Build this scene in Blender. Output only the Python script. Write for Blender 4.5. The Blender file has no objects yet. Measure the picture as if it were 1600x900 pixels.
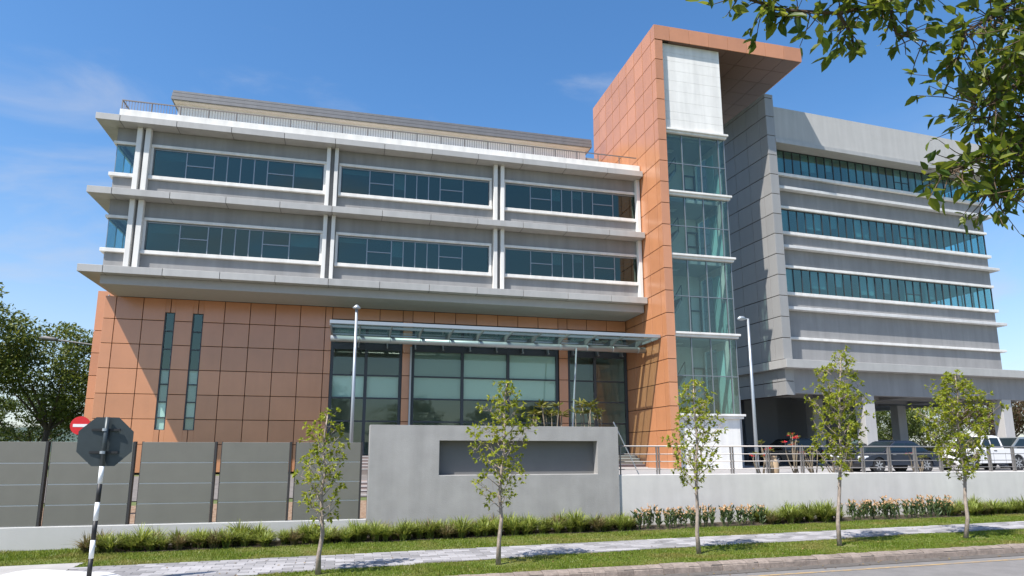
import bpy, math, random
import numpy as np
from mathutils import Vector, Matrix

# ------------------------------------------------------------------ camera, sky, sun, exposure
SC = bpy.context.scene
COL = SC.collection
YAW = math.radians(13.9077); PITCH = math.radians(10.339)
cam_d = bpy.data.cameras.new("camera"); cam = bpy.data.objects.new("camera", cam_d); COL.objects.link(cam)
cam_d.sensor_width = 36.0; cam_d.lens = 1027.4 / 1600 * 36
cam_d.shift_y = 67.26 / 1600
cam_d.clip_start = 0.05; cam_d.clip_end = 6000
cam.location = (0, 0, 0)
cam.rotation_euler = (math.pi / 2 + PITCH, 0, -YAW)
SC.camera = cam

SUN = Vector((-1.5, -1.0, 2.75)).normalized()
CLOC1 = (2.6, 0.63, 2.3); CLOC2 = (3.6, 7.62, 1.16)
world = bpy.data.worlds.new("World"); SC.world = world; world.use_nodes = True
wn = world.node_tree; wn.nodes.clear()
w_out = wn.nodes.new("ShaderNodeOutputWorld"); w_bg = wn.nodes.new("ShaderNodeBackground")
sky = wn.nodes.new("ShaderNodeTexSky"); sky.sky_type = 'NISHITA'; sky.sun_disc = False
sky.sun_elevation = math.asin(SUN.z); sky.sun_rotation = math.atan2(SUN.x, SUN.y)
sky.air_density = 1.0; sky.dust_density = 0.7; sky.ozone_density = 2.2; sky.altitude = 50
w_bg.inputs['Strength'].default_value = 0.095
tc = wn.nodes.new("ShaderNodeTexCoord")
def wnoise(scale, loc, rot, sc, lo, hi, top, detail=9, dist=0.4):
    mp = wn.nodes.new("ShaderNodeMapping"); mp.inputs['Rotation'].default_value = rot; mp.inputs['Scale'].default_value = sc; mp.inputs['Location'].default_value = loc
    n1 = wn.nodes.new("ShaderNodeTexNoise"); n1.inputs['Scale'].default_value = scale; n1.inputs['Detail'].default_value = detail
    n1.inputs['Roughness'].default_value = 0.56; n1.inputs['Distortion'].default_value = dist
    cr = wn.nodes.new("ShaderNodeMapRange"); cr.interpolation_type = 'SMOOTHSTEP'; cr.inputs['From Min'].default_value = lo; cr.inputs['From Max'].default_value = hi; cr.inputs['To Max'].default_value = top
    wn.links.new(tc.outputs['Generated'], mp.inputs['Vector']); wn.links.new(mp.outputs['Vector'], n1.inputs['Vector']); wn.links.new(n1.outputs['Fac'], cr.inputs['Value'])
    return cr.outputs['Result']
def wmath(op, a, b):
    m = wn.nodes.new("ShaderNodeMath"); m.operation = op; m.use_clamp = True
    for i, v in enumerate((a, b)):
        if isinstance(v, float): m.inputs[i].default_value = v
        else: wn.links.new(v, m.inputs[i])
    return m.outputs[0]
sep = wn.nodes.new("ShaderNodeSeparateXYZ"); wn.links.new(tc.outputs['Generated'], sep.inputs['Vector'])
low = wn.nodes.new("ShaderNodeMapRange"); low.interpolation_type = 'SMOOTHSTEP'                      # clouds gather towards the horizon
for k_, v_ in (('From Min', 0.50), ('From Max', 0.05), ('To Min', 0.0), ('To Max', 1.0)): low.inputs[k_].default_value = v_
wn.links.new(sep.outputs['Z'], low.inputs['Value'])
cum = wmath('MULTIPLY', wnoise(2.3, CLOC1, (0, 0, 0.3), (1, 1, 2.2), 0.44, 0.72, 0.80), low.outputs['Result'])
wis = wnoise(1.7, CLOC2, (0.3, 0.25, 0.4), (1.0, 1.7, 3.6), 0.50, 0.80, 0.75, dist=0.7)
haze_low = wn.nodes.new("ShaderNodeMapRange"); haze_low.interpolation_type = 'SMOOTHSTEP'
for k_, v_ in (('From Min', 0.42), ('From Max', -0.05), ('To Min', 0.0), ('To Max', 0.55)): haze_low.inputs[k_].default_value = v_
wn.links.new(sep.outputs['Z'], haze_low.inputs['Value'])
cover = wmath('MAXIMUM', wmath('MAXIMUM', cum, wis), haze_low.outputs['Result'])
mx = wn.nodes.new("ShaderNodeMix"); mx.data_type = 'RGBA'; mx.inputs['B'].default_value = (4.2, 4.5, 5.2, 1)
hs_ = wn.nodes.new("ShaderNodeHueSaturation"); hs_.inputs['Saturation'].default_value = 1.25; hs_.inputs['Value'].default_value = 1.45
wn.links.new(sky.outputs['Color'], hs_.inputs['Color']); wn.links.new(hs_.outputs['Color'], mx.inputs['A'])
wn.links.new(cover, mx.inputs['Factor']); wn.links.new(mx.outputs['Result'], w_bg.inputs['Color'])
wn.links.new(w_bg.outputs['Background'], w_out.inputs['Surface'])

sun_d = bpy.data.lights.new("sun", 'SUN'); sun_d.energy = 5.0; sun_d.angle = math.radians(0.53); sun_d.color = (1.0, 0.955, 0.89)
sun = bpy.data.objects.new("sun", sun_d); COL.objects.link(sun)
sun.rotation_euler = SUN.to_track_quat('Z', 'Y').to_euler(); sun.location = SUN * 60

SC.view_settings.view_transform = 'Standard'; SC.view_settings.look = 'None'
SC.view_settings.exposure = 0.66; SC.view_settings.gamma = 1.0; SC.view_settings.use_curve_mapping = False
SC.cycles.transparent_max_bounces = 24

# ------------------------------------------------------------------ materials
def srgb(r, g, b):
    f = lambda c: (c / 255 / 12.92) if c <= 10 else ((c / 255 + 0.055) / 1.055) ** 2.4
    return (f(r), f(g), f(b))
MATS = {}
def mat(name, col, rough=0.6, metal=0.0, var=0.0, noise=0.0, scale=3.0, bump=0.0, bscale=30.0, spec=0.5, streak=0.0, stretch=(1, 1, 1), col2=None):
    """principled material: base colour + per-object variation + noise mottling + vertical streaks + fine relief"""
    m = bpy.data.materials.new(name); m.use_nodes = True; nt = m.node_tree; N = nt.nodes; L = nt.links
    b = N['Principled BSDF']; b.inputs['Roughness'].default_value = rough; b.inputs['Metallic'].default_value = metal
    b.inputs['Specular IOR Level'].default_value = spec
    cur = None
    rgb = N.new('ShaderNodeRGB'); rgb.outputs[0].default_value = (*col, 1); cur = rgb.outputs[0]
    geo = N.new('ShaderNodeNewGeometry')
    if noise > 0:
        t = N.new('ShaderNodeTexNoise'); t.inputs['Scale'].default_value = scale; t.inputs['Detail'].default_value = 6
        t.inputs['Roughness'].default_value = 0.6
        mpp = N.new('ShaderNodeMapping'); mpp.inputs['Scale'].default_value = stretch
        L.new(geo.outputs['Position'], mpp.inputs['Vector']); L.new(mpp.outputs['Vector'], t.inputs['Vector'])
        if col2:
            r = N.new('ShaderNodeValToRGB'); r.color_ramp.elements[0].position = 0.5 - noise; r.color_ramp.elements[1].position = 0.5 + noise
            mix = N.new('ShaderNodeMix'); mix.data_type = 'RGBA'; mix.inputs['B'].default_value = (*col2, 1)
            L.new(t.outputs['Fac'], r.inputs['Fac']); L.new(r.outputs['Color'], mix.inputs['Factor']); L.new(cur, mix.inputs['A'])
            cur = mix.outputs['Result']
        else:
            mr = N.new('ShaderNodeMapRange'); mr.inputs['From Min'].default_value = 0.25; mr.inputs['From Max'].default_value = 0.75
            mr.inputs['To Min'].default_value = 1 - noise; mr.inputs['To Max'].default_value = 1 + noise
            mu = N.new('ShaderNodeMix'); mu.data_type = 'RGBA'; mu.blend_type = 'MULTIPLY'; mu.inputs['Factor'].default_value = 1
            L.new(t.outputs['Fac'], mr.inputs['Value']); L.new(cur, mu.inputs['A']); L.new(mr.outputs['Result'], mu.inputs['B'])
            cur = mu.outputs['Result']
    if streak > 0:
        t = N.new('ShaderNodeTexNoise'); t.inputs['Scale'].default_value = 1.0; t.inputs['Detail'].default_value = 5
        mpp = N.new('ShaderNodeMapping'); mpp.inputs['Scale'].default_value = (2.6, 2.6, 0.22)
        L.new(geo.outputs['Position'], mpp.inputs['Vector']); L.new(mpp.outputs['Vector'], t.inputs['Vector'])
        mr = N.new('ShaderNodeMapRange'); mr.inputs['From Min'].default_value = 0.35; mr.inputs['From Max'].default_value = 0.7
        mr.inputs['To Min'].default_value = 1.0; mr.inputs['To Max'].default_value = 1 - streak
        mu = N.new('ShaderNodeMix'); mu.data_type = 'RGBA'; mu.blend_type = 'MULTIPLY'; mu.inputs['Factor'].default_value = 1
        L.new(t.outputs['Fac'], mr.inputs['Value']); L.new(cur, mu.inputs['A']); L.new(mr.outputs['Result'], mu.inputs['B'])
        cur = mu.outputs['Result']
    if var > 0:
        oi = N.new('ShaderNodeObjectInfo'); mr = N.new('ShaderNodeMapRange')
        mr.inputs['To Min'].default_value = 1 - var; mr.inputs['To Max'].default_value = 1 + var
        mu = N.new('ShaderNodeMix'); mu.data_type = 'RGBA'; mu.blend_type = 'MULTIPLY'; mu.inputs['Factor'].default_value = 1
        L.new(oi.outputs['Random'], mr.inputs['Value']); L.new(cur, mu.inputs['A']); L.new(mr.outputs['Result'], mu.inputs['B'])
        cur = mu.outputs['Result']
    L.new(cur, b.inputs['Base Color'])
    if bump > 0:
        t = N.new('ShaderNodeTexNoise'); t.inputs['Scale'].default_value = bscale; t.inputs['Detail'].default_value = 4
        L.new(geo.outputs['Position'], t.inputs['Vector'])
        bp = N.new('ShaderNodeBump'); bp.inputs['Strength'].default_value = bump; bp.inputs['Distance'].default_value = 0.02
        L.new(t.outputs['Fac'], bp.inputs['Height']); L.new(bp.outputs['Normal'], b.inputs['Normal'])
    MATS[name] = m
    return m
def glassmat(name, tint, refl=0.10, gcol=(0.9, 0.97, 1.0), rough=0.015):
    m = bpy.data.materials.new(name); m.use_nodes = True; nt = m.node_tree; N = nt.nodes; L = nt.links; N.clear()
    o = N.new('ShaderNodeOutputMaterial'); mixs = N.new('ShaderNodeMixShader'); tr = N.new('ShaderNodeBsdfTransparent'); gl = N.new('ShaderNodeBsdfGlossy')
    oi = N.new('ShaderNodeObjectInfo'); hv = N.new('ShaderNodeHueSaturation'); mv = N.new('ShaderNodeMapRange'); mv.inputs['To Min'].default_value = 0.82; mv.inputs['To Max'].default_value = 1.04
    hv.inputs['Color'].default_value = (*tint, 1); L.new(oi.outputs['Random'], mv.inputs['Value']); L.new(mv.outputs['Result'], hv.inputs['Value']); L.new(hv.outputs['Color'], tr.inputs['Color'])
    gl.inputs['Color'].default_value = (*gcol, 1); gl.inputs['Roughness'].default_value = rough
    # Schlick reflection on the outer face of a thin pane, none on its inner face
    ge = N.new('ShaderNodeNewGeometry'); dt = N.new('ShaderNodeVectorMath'); dt.operation = 'DOT_PRODUCT'
    L.new(ge.outputs['Normal'], dt.inputs[0]); L.new(ge.outputs['Incoming'], dt.inputs[1])
    def mth(op, a, b=None):
        q = N.new('ShaderNodeMath'); q.operation = op
        for i, v in enumerate((a, b)):
            if v is None: continue
            if isinstance(v, (int, float)): q.inputs[i].default_value = v
            else: L.new(v, q.inputs[i])
        return q.outputs[0]
    c = mth('ABSOLUTE', dt.outputs['Value']); k = mth('POWER', mth('SUBTRACT', 1.0, c), 5.0)
    fac = mth('ADD', mth('MULTIPLY', k, 1 - refl), refl)
    L.new(mth('MULTIPLY', fac, mth('SUBTRACT', 1.0, ge.outputs['Backfacing'])), mixs.inputs['Fac'])
    L.new(tr.outputs[0], mixs.inputs[1]); L.new(gl.outputs[0], mixs.inputs[2]); L.new(mixs.outputs[0], o.inputs['Surface'])
    MATS[name] = m; return m
def leafmat(name, c1, c2, trans=0.35, rough=0.5, dry=None, dscale=1.1):
    m = bpy.data.materials.new(name); m.use_nodes = True; nt = m.node_tree; N = nt.nodes; L = nt.links; N.clear()
    o = N.new('ShaderNodeOutputMaterial'); geo = N.new('ShaderNodeNewGeometry')
    mix = N.new('ShaderNodeMix'); mix.data_type = 'RGBA'; mix.inputs['A'].default_value = (*c1, 1); mix.inputs['B'].default_value = (*c2, 1)
    L.new(geo.outputs['Random Per Island'], mix.inputs['Factor'])
    b = N.new('ShaderNodeBsdfPrincipled'); b.inputs['Roughness'].default_value = rough; b.inputs['Specular IOR Level'].default_value = 0.4
    t = N.new('ShaderNodeBsdfTranslucent'); hs = N.new('ShaderNodeHueSaturation'); hs.inputs['Value'].default_value = 1.5; hs.inputs['Hue'].default_value = 0.485
    ms = N.new('ShaderNodeMixShader'); ms.inputs['Fac'].default_value = trans
    res = mix.outputs['Result']
    if dry:
        tn = N.new('ShaderNodeTexNoise'); tn.inputs['Scale'].default_value = dscale; tn.inputs['Detail'].default_value = 5; L.new(geo.outputs['Position'], tn.inputs['Vector'])
        mr = N.new('ShaderNodeMapRange'); mr.inputs['From Min'].default_value = 0.48; mr.inputs['From Max'].default_value = 0.68; mr.inputs['To Max'].default_value = 0.85; L.new(tn.outputs['Fac'], mr.inputs['Value'])
        m2 = N.new('ShaderNodeMix'); m2.data_type = 'RGBA'; m2.inputs['B'].default_value = (*dry, 1); L.new(mr.outputs['Result'], m2.inputs['Factor']); L.new(res, m2.inputs['A']); res = m2.outputs['Result']
    L.new(res, b.inputs['Base Color']); L.new(res, hs.inputs['Color']); L.new(hs.outputs['Color'], t.inputs['Color'])
    L.new(b.outputs[0], ms.inputs[1]); L.new(t.outputs[0], ms.inputs[2]); L.new(ms.outputs[0], o.inputs['Surface'])
    MATS[name] = m; return m

mat('orange', (0.52, 0.228, 0.108), rough=0.25, var=0.10, noise=0.07, scale=0.7, spec=0.9, streak=0.04)
mat('orangeshaded', (0.115, 0.062, 0.042), rough=0.5, var=0.06)  # panel orange darkened; the shade under the slab is put into the colour
mat('backing', (0.03, 0.02, 0.016), rough=0.9)
mat('alu', (0.43, 0.415, 0.392), rough=0.45, metal=0.15, var=0.05, noise=0.06, scale=1.2, streak=0.10)
mat('greywall', (0.285, 0.28, 0.278), rough=0.85, noise=0.08, scale=0.8, streak=0.16, bump=0.15)
mat('lightgreywall', (0.44, 0.428, 0.415), rough=0.85, noise=0.05, scale=0.8, streak=0.10, bump=0.15)
mat('white', (0.75, 0.73, 0.695), rough=0.7, noise=0.05, scale=1.5, streak=0.16)
mat('ledgegrey', (0.60, 0.595, 0.585), rough=0.75, noise=0.05, scale=1.5, streak=0.14)
mat('cream', (0.66, 0.58, 0.48), rough=0.8, noise=0.04, streak=0.06)
mat('pentwhite', (0.80, 0.78, 0.75), rough=0.75, streak=0.06)
mat('roofmetal', (0.19, 0.187, 0.19), rough=0.5, metal=0.3, noise=0.08, streak=0.08)
mat('darkseam', (0.045, 0.042, 0.045), rough=0.7)
mat('pierpanel', (0.315, 0.306, 0.295), rough=0.45, metal=0.1, var=0.05, noise=0.04, scale=0.6, streak=0.05)
mat('signwall', (0.325, 0.315, 0.302), rough=0.9, noise=0.11, scale=1.6, streak=0.13, bump=0.3, bscale=40)
mat('signwallshaded', (0.155, 0.152, 0.148), rough=0.85, noise=0.06, scale=2)  # wall grey darkened so the recess shade sits in the panel's colour
mat('retwall', (0.57, 0.55, 0.52), rough=0.88, noise=0.08, scale=1.3, streak=0.10, bump=0.2, bscale=40)
mat('basewall', (0.46, 0.452, 0.435), rough=0.88, noise=0.06, scale=1.1, streak=0.06, bump=0.2, bscale=40)
mat('fence', (0.148, 0.144, 0.122), rough=0.62, var=0.05, noise=0.06, scale=2.0, streak=0.05)
mat('fencejoint', (0.62, 0.62, 0.60), rough=0.5, metal=0.3)
mat('darkmetal', (0.05, 0.047, 0.047), rough=0.55, metal=0.4)
mat('frame', (0.26, 0.28, 0.29), rough=0.4, metal=0.6)
mat('framedark', (0.055, 0.062, 0.07), rough=0.45, metal=0.4)
mat('steel', (0.45, 0.45, 0.46), rough=0.32, metal=0.85)
mat('galv', (0.40, 0.43, 0.45), rough=0.42, metal=0.55)
mat('lampgrey', (0.13, 0.125, 0.12), rough=0.6, metal=0.3)
mat('railmetal', (0.20, 0.175, 0.16), rough=0.5, metal=0.5)
mat('railsteel', (0.30, 0.28, 0.27), rough=0.4, metal=0.6)
mat('interior', (0.36, 0.37, 0.37), rough=0.9)
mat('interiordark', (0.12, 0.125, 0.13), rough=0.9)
mat('lobbywall', (0.50, 0.51, 0.50), rough=0.9)
mat('blind', (0.78, 0.80, 0.79), rough=0.9)
mat('blindteal', (0.30, 0.31, 0.31), rough=0.9)
mat('blindlobby', (0.58, 0.62, 0.60), rough=0.9)
mat('aquabacklit', (0.42, 0.66, 0.66), rough=0.25)
mat('blinddim', (0.55, 0.57, 0.56), rough=0.9)
mat('soffit', (0.40, 0.385, 0.37), rough=0.85, noise=0.05, streak=0.0)
mat('ceiling', (0.30, 0.29, 0.285), rough=0.9)
mat('floorfin', (0.32, 0.29, 0.27), rough=0.6, noise=0.05)
mat('step', (0.24, 0.19, 0.17), rough=0.8, noise=0.15, scale=6)
mat('nosing', (0.55, 0.52, 0.50), rough=0.8)
mat('concrete', (0.33, 0.315, 0.30), rough=0.9, noise=0.18, scale=1.3, bump=0.3, bscale=60)
mat('island', (0.50, 0.495, 0.48), rough=0.85, noise=0.07, scale=3, bump=0.2, bscale=60)
mat('asphalt', (0.185, 0.175, 0.168), rough=0.92, noise=0.16, scale=2.2, bump=0.6, bscale=140)
mat('innerroad', (0.15, 0.135, 0.125), rough=0.9, noise=0.25, scale=3)
mat('platform', (0.30, 0.285, 0.275), rough=0.9, noise=0.1, scale=1.2)
mat('yellowline', (0.42, 0.27, 0.10), rough=0.9, noise=0.16, scale=7, col2=(0.20, 0.18, 0.16))
mat('kerb', (0.22, 0.178, 0.15), rough=0.92, var=0.12, noise=0.34, scale=9, bump=0.5, bscale=50)
mat('gutter', (0.10, 0.088, 0.078), rough=0.95, noise=0.3, scale=8)
mat('pavera', (0.265, 0.255, 0.258), rough=0.85, var=0.32, noise=0.12, scale=8)
mat('paverjoint', (0.16, 0.145, 0.14), rough=0.95)
mat('grass_soil', (0.085, 0.125, 0.014), rough=0.95, noise=0.3, scale=1.6, col2=(0.15, 0.14, 0.035), bump=0.6, bscale=60)
mat('far_ground', (0.09, 0.11, 0.035), rough=0.95, noise=0.3, scale=0.1)
mat('soil', (0.15, 0.080, 0.042), rough=0.95, noise=0.2, scale=11, col2=(0.28, 0.21, 0.15), bump=0.8, bscale=20)
mat('mulch', (0.05, 0.036, 0.02), rough=0.95, noise=0.3, scale=9)
mat('bark_young', (0.30, 0.245, 0.20), rough=0.9, noise=0.45, scale=16, stretch=(1, 1, 0.5), bump=0.5, bscale=60)
mat('bark', (0.085, 0.066, 0.05), rough=0.95, noise=0.3, scale=5, bump=0.6, bscale=20)
mat('twig', (0.10, 0.065, 0.04), rough=0.9, noise=0.2, scale=10)
mat('plantstem', (0.20, 0.16, 0.11), rough=0.9, noise=0.2, scale=12)
mat('clay', (0.42, 0.31, 0.20), rough=0.85, noise=0.12, scale=8)
mat('red', (0.62, 0.018, 0.022), rough=0.45)
mat('signwhite', (0.80, 0.80, 0.79), rough=0.5)
mat('signback', (0.050, 0.062, 0.066), rough=0.42, metal=0.3, noise=0.12, scale=4)
mat('black', (0.012, 0.012, 0.013), rough=0.55)
mat('carblue', (0.022, 0.030, 0.048), rough=0.2, metal=0.25, spec=0.7)
mat('carblack', (0.010, 0.010, 0.012), rough=0.2, metal=0.3, spec=0.7)
mat('carwhite', (0.72, 0.71, 0.70), rough=0.25, spec=0.6)
mat('carsilver', (0.33, 0.35, 0.36), rough=0.3, metal=0.6)
mat('carglass', (0.010, 0.018, 0.022), rough=0.05, spec=0.6)
mat('tyre', (0.018, 0.018, 0.019), rough=0.85)
mat('rim', (0.50, 0.50, 0.51), rough=0.3, metal=0.8)
mat('lampglass', (0.62, 0.64, 0.66), rough=0.12, spec=0.8)
mat('taillamp', (0.35, 0.01, 0.012), rough=0.2)
mat('plate', (0.015, 0.015, 0.016), rough=0.5)
mat('hill', (0.050, 0.075, 0.060), rough=1.0, noise=0.3, scale=0.02)
glassmat('glass_office', (0.42, 0.60, 0.62), refl=0.12, gcol=(0.66, 0.84, 0.70))
glassmat('glass_ribbon', (0.62, 0.86, 0.88), refl=0.22, gcol=(0.68, 0.92, 0.76))
glassmat('glass_corner', (0.80, 0.95, 0.96), refl=0.10, gcol=(0.7, 0.9, 0.9))
glassmat('glass_tower', (0.80, 0.91, 0.89), refl=0.13, gcol=(0.86, 0.86, 0.66))
glassmat('glass_lobby', (0.84, 0.93, 0.90), refl=0.10, gcol=(0.75, 0.82, 0.70))
glassmat('glass_canopy', (0.80, 0.92, 0.88), refl=0.07)
leafmat('leaf_young', (0.16, 0.225, 0.018), (0.36, 0.37, 0.032), trans=0.42)
leafmat('leaf_near', (0.05, 0.095, 0.012), (0.17, 0.20, 0.02), trans=0.48, rough=0.38)
leafmat('leaf_bg', (0.038, 0.072, 0.012), (0.11, 0.135, 0.02), trans=0.3)
leafmat('leaf_bg2', (0.06, 0.10, 0.014), (0.15, 0.165, 0.025), trans=0.3)
leafmat('leaf_red', (0.09, 0.035, 0.018), (0.07, 0.075, 0.02), trans=0.3)
leafmat('leaf_strap', (0.12, 0.18, 0.02), (0.30, 0.33, 0.07), trans=0.25, dry=(0.10, 0.115, 0.025), dscale=2.3)
leafmat('leaf_strap_dry', (0.22, 0.16, 0.08), (0.13, 0.14, 0.04), trans=0.2)
leafmat('leaf_dark', (0.030, 0.065, 0.025), (0.08, 0.11, 0.03), trans=0.2)
leafmat('leaf_rosette', (0.09, 0.12, 0.015), (0.22, 0.20, 0.025), trans=0.3)
leafmat('petal_orange', (0.58, 0.32, 0.13), (0.70, 0.50, 0.30), trans=0.3)
leafmat('petal_red', (0.62, 0.02, 0.03), (0.75, 0.05, 0.06), trans=0.3)
leafmat('grassblade', (0.085, 0.145, 0.010), (0.19, 0.235, 0.026), trans=0.3, dry=(0.25, 0.225, 0.06))

# ------------------------------------------------------------------ helpers
def link(o): COL.objects.link(o); return o
def obj(name, me, m=None, parent=None, loc=None, rot=None):
    o = bpy.data.objects.new(name, me); link(o)
    if m and me and len(me.materials) == 0: me.materials.append(MATS[m] if isinstance(m, str) else m)
    if parent: o.parent = parent
    if loc is not None: o.location = loc
    if rot is not None: o.rotation_euler = rot
    return o
def meta(o, label=None, cat=None, group=None, kind=None):
    if label: o['label'] = label
    if cat: o['category'] = cat
    if group: o['group'] = group
    if kind: o['kind'] = kind
    return o
def thing(name, label, cat, loc=(0, 0, 0), rz=0, group=None):
    o = bpy.data.objects.new(name, None); link(o); o.location = loc; o.rotation_euler = (0, 0, rz); o.empty_display_size = 0.2
    return meta(o, label, cat, group)
class MB:
    def __init__(s): s.v = []; s.f = []
    def add(s, v, f):
        n = len(s.v); s.v += [tuple(p) for p in v]; s.f += [tuple(i + n for i in q) for q in f]; return s
    def box(s, x0, x1, y0, y1, z0, z1):
        return s.add([(x0, y0, z0), (x1, y0, z0), (x1, y1, z0), (x0, y1, z0), (x0, y0, z1), (x1, y0, z1), (x1, y1, z1), (x0, y1, z1)],
                     [(3, 2, 1, 0), (4, 5, 6, 7), (0, 1, 5, 4), (1, 2, 6, 5), (2, 3, 7, 6), (3, 0, 4, 7)])
    def tube(s, pts, rad, n=8, caps=True):
        pts = [Vector(p) for p in pts]; R = rad if isinstance(rad, (list, tuple)) else [rad] * len(pts)
        base = len(s.v); prev = None
        for i, p in enumerate(pts):
            d = (pts[min(i + 1, len(pts) - 1)] - pts[max(i - 1, 0)]).normalized()
            a = prev if prev is not None else (Vector((0, 0, 1)) if abs(d.z) < 0.9 else Vector((1, 0, 0)))
            u = (a - d * a.dot(d)); u = u.normalized() if u.length > 1e-6 else d.orthogonal().normalized()
            w = d.cross(u); prev = u
            for k in range(n):
                t = 2 * math.pi * k / n
                s.v.append(tuple(p + (u * math.cos(t) + w * math.sin(t)) * R[i]))
        for i in range(len(pts) - 1):
            for k in range(n):
                a = base + i * n + k; b = base + i * n + (k + 1) % n
                s.f.append((a, b, b + n, a + n))
        if caps:
            s.f.append(tuple(base + k for k in range(n))[::-1]); s.f.append(tuple(base + (len(pts) - 1) * n + k for k in range(n)))
        return s
    def lathe(s, prof, n=16, c=(0, 0, 0)):
        base = len(s.v)
        for r, z in prof:
            for k in range(n):
                t = 2 * math.pi * k / n; s.v.append((c[0] + r * math.cos(t), c[1] + r * math.sin(t), c[2] + z))
        for i in range(len(prof) - 1):
            for k in range(n):
                a = base + i * n + k; b = base + i * n + (k + 1) % n; s.f.append((a, b, b + n, a + n))
        s.f.append(tuple(base + k for k in range(n))[::-1]); s.f.append(tuple(base + (len(prof) - 1) * n + k for k in range(n)))
        return s
    def prism(s, poly, axis, a, b):
        """poly of 2D points extruded along axis (0 x,1 y,2 z) from a to b"""
        n = len(poly); P = []
        for t in (a, b):
            for p in poly:
                q = list(p); q.insert(axis, t); P.append(tuple(q))
        s.add(P, [tuple(range(n))[::-1], tuple(range(n, 2 * n))] + [(i, (i + 1) % n, n + (i + 1) % n, n + i) for i in range(n)])
        return s
    def mesh(s, name, smooth=False):
        me = bpy.data.meshes.new(name); me.from_pydata(s.v, [], s.f)
        if smooth: me.polygons.foreach_set('use_smooth', [True] * len(me.polygons))
        me.update(); return me
    def build(s, name, m, parent=None, loc=None, rot=None, smooth=False):
        return obj(name, s.mesh(name, smooth), m, parent, loc, rot)
CACHE = {}
def chamfer_box(dx, dy, dz, c=0.012):
    """centred box with a chamfer on every edge of the -Y..+Y slab (24 verts)"""
    v = []; f = []
    hx, hy, hz = dx / 2, dy / 2, dz / 2; c = min(c, hx * .4, hy * .4, hz * .4)
    mb = MB()
    pts = {}
    idx = 0
    for sx in (-1, 1):
        for sy in (-1, 1):
            for sz in (-1, 1):
                pts[(sx, sy, sz, 0)] = idx; mb.v.append((sx * hx, sy * (hy - c), sz * (hz - c))); idx += 1
                pts[(sx, sy, sz, 1)] = idx; mb.v.append((sx * (hx - c), sy * hy, sz * (hz - c))); idx += 1
                pts[(sx, sy, sz, 2)] = idx; mb.v.append((sx * (hx - c), sy * (hy - c), sz * hz)); idx += 1
    g = lambda x, y, z, k: pts[(x, y, z, k)]
    for s_ in (-1, 1):
        q = [g(s_, -1, -1, 0), g(s_, 1, -1, 0), g(s_, 1, 1, 0), g(s_, -1, 1, 0)]; mb.f.append(tuple(q if s_ > 0 else q[::-1]))
        q = [g(-1, s_, -1, 1), g(1, s_, -1, 1), g(1, s_, 1, 1), g(-1, s_, 1, 1)]; mb.f.append(tuple(q[::-1] if s_ > 0 else q))
        q = [g(-1, -1, s_, 2), g(1, -1, s_, 2), g(1, 1, s_, 2), g(-1, 1, s_, 2)]; mb.f.append(tuple(q if s_ > 0 else q[::-1]))
    for a in (-1, 1):
        for b in (-1, 1):
            mb.f.append((g(a, b, -1, 0), g(a, b, 1, 0), g(a, b, 1, 1), g(a, b, -1, 1)))
            mb.f.append((g(a, -1, b, 0), g(a, 1, b, 0), g(a, 1, b, 2), g(a, -1, b, 2)))
            mb.f.append((g(-1, a, b, 1), g(1, a, b, 1), g(1, a, b, 2), g(-1, a, b, 2)))
            for c_ in (-1, 1): mb.f.append((g(a, b, c_, 0), g(a, b, c_, 1), g(a, b, c_, 2)))
    return mb
def off(parent):
    return Vector(parent['o']) if (parent is not None and 'o' in parent) else Vector((0, 0, 0))
def bx(name, parent, m, x0, x1, y0, y1, z0, z1, ch=0.0):
    """box object; mesh shared between boxes of equal size and material. coordinates in the parent's frame (minus stored offset)"""
    dx, dy, dz = x1 - x0, y1 - y0, z1 - z0
    key = (round(dx, 3), round(dy, 3), round(dz, 3), m, ch)
    if key not in CACHE:
        if ch > 0:
            me = chamfer_box(dx, dy, dz, ch).mesh(name)
            import bmesh
            bm = bmesh.new(); bm.from_mesh(me); bmesh.ops.recalc_face_normals(bm, faces=bm.faces); bm.to_mesh(me); bm.free()
        else: me = MB().box(-dx / 2, dx / 2, -dy / 2, dy / 2, -dz / 2, dz / 2).mesh(name)
        me.materials.append(MATS[m]); CACHE[key] = me
    c = Vector(((x0 + x1) / 2, (y0 + y1) / 2, (z0 + z1) / 2)) - off(parent)
    return obj(name, CACHE[key], None, parent, c)
def root(name, label, cat, loc, rz=0, group=None, local=False):
    """empty whose children are given in world coordinates (local=False) or in its own frame (local=True)"""
    t = thing(name, label, cat, loc, rz, group)
    if not local: t['o'] = tuple(loc)
    return t
def sub(name, parent, me_or_mb, m, smooth=False):
    """free-form part given in the same frame as bx"""
    mb = me_or_mb
    o = off(parent)
    mb.v = [tuple(Vector(p) - o) for p in mb.v]
    return mb.build(name, m, parent, smooth=smooth)
def kid(part, name, m, x0, x1, y0, y1, z0, z1, ch=0.0):
    """sub-part: box under a part whose own location is not at its parent's origin"""
    top = part.parent
    o = bx(name, None, m, x0, x1, y0, y1, z0, z1, ch)
    o.location = Vector(o.location) - off(top) - Vector(part.location)
    o.parent = part
    if name == 'pane': o.rotation_euler = (PR.gauss(0, .0028), 0, PR.gauss(0, .0028))
    return o
PR = random.Random(77)
rnd = random.Random(7)

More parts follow.
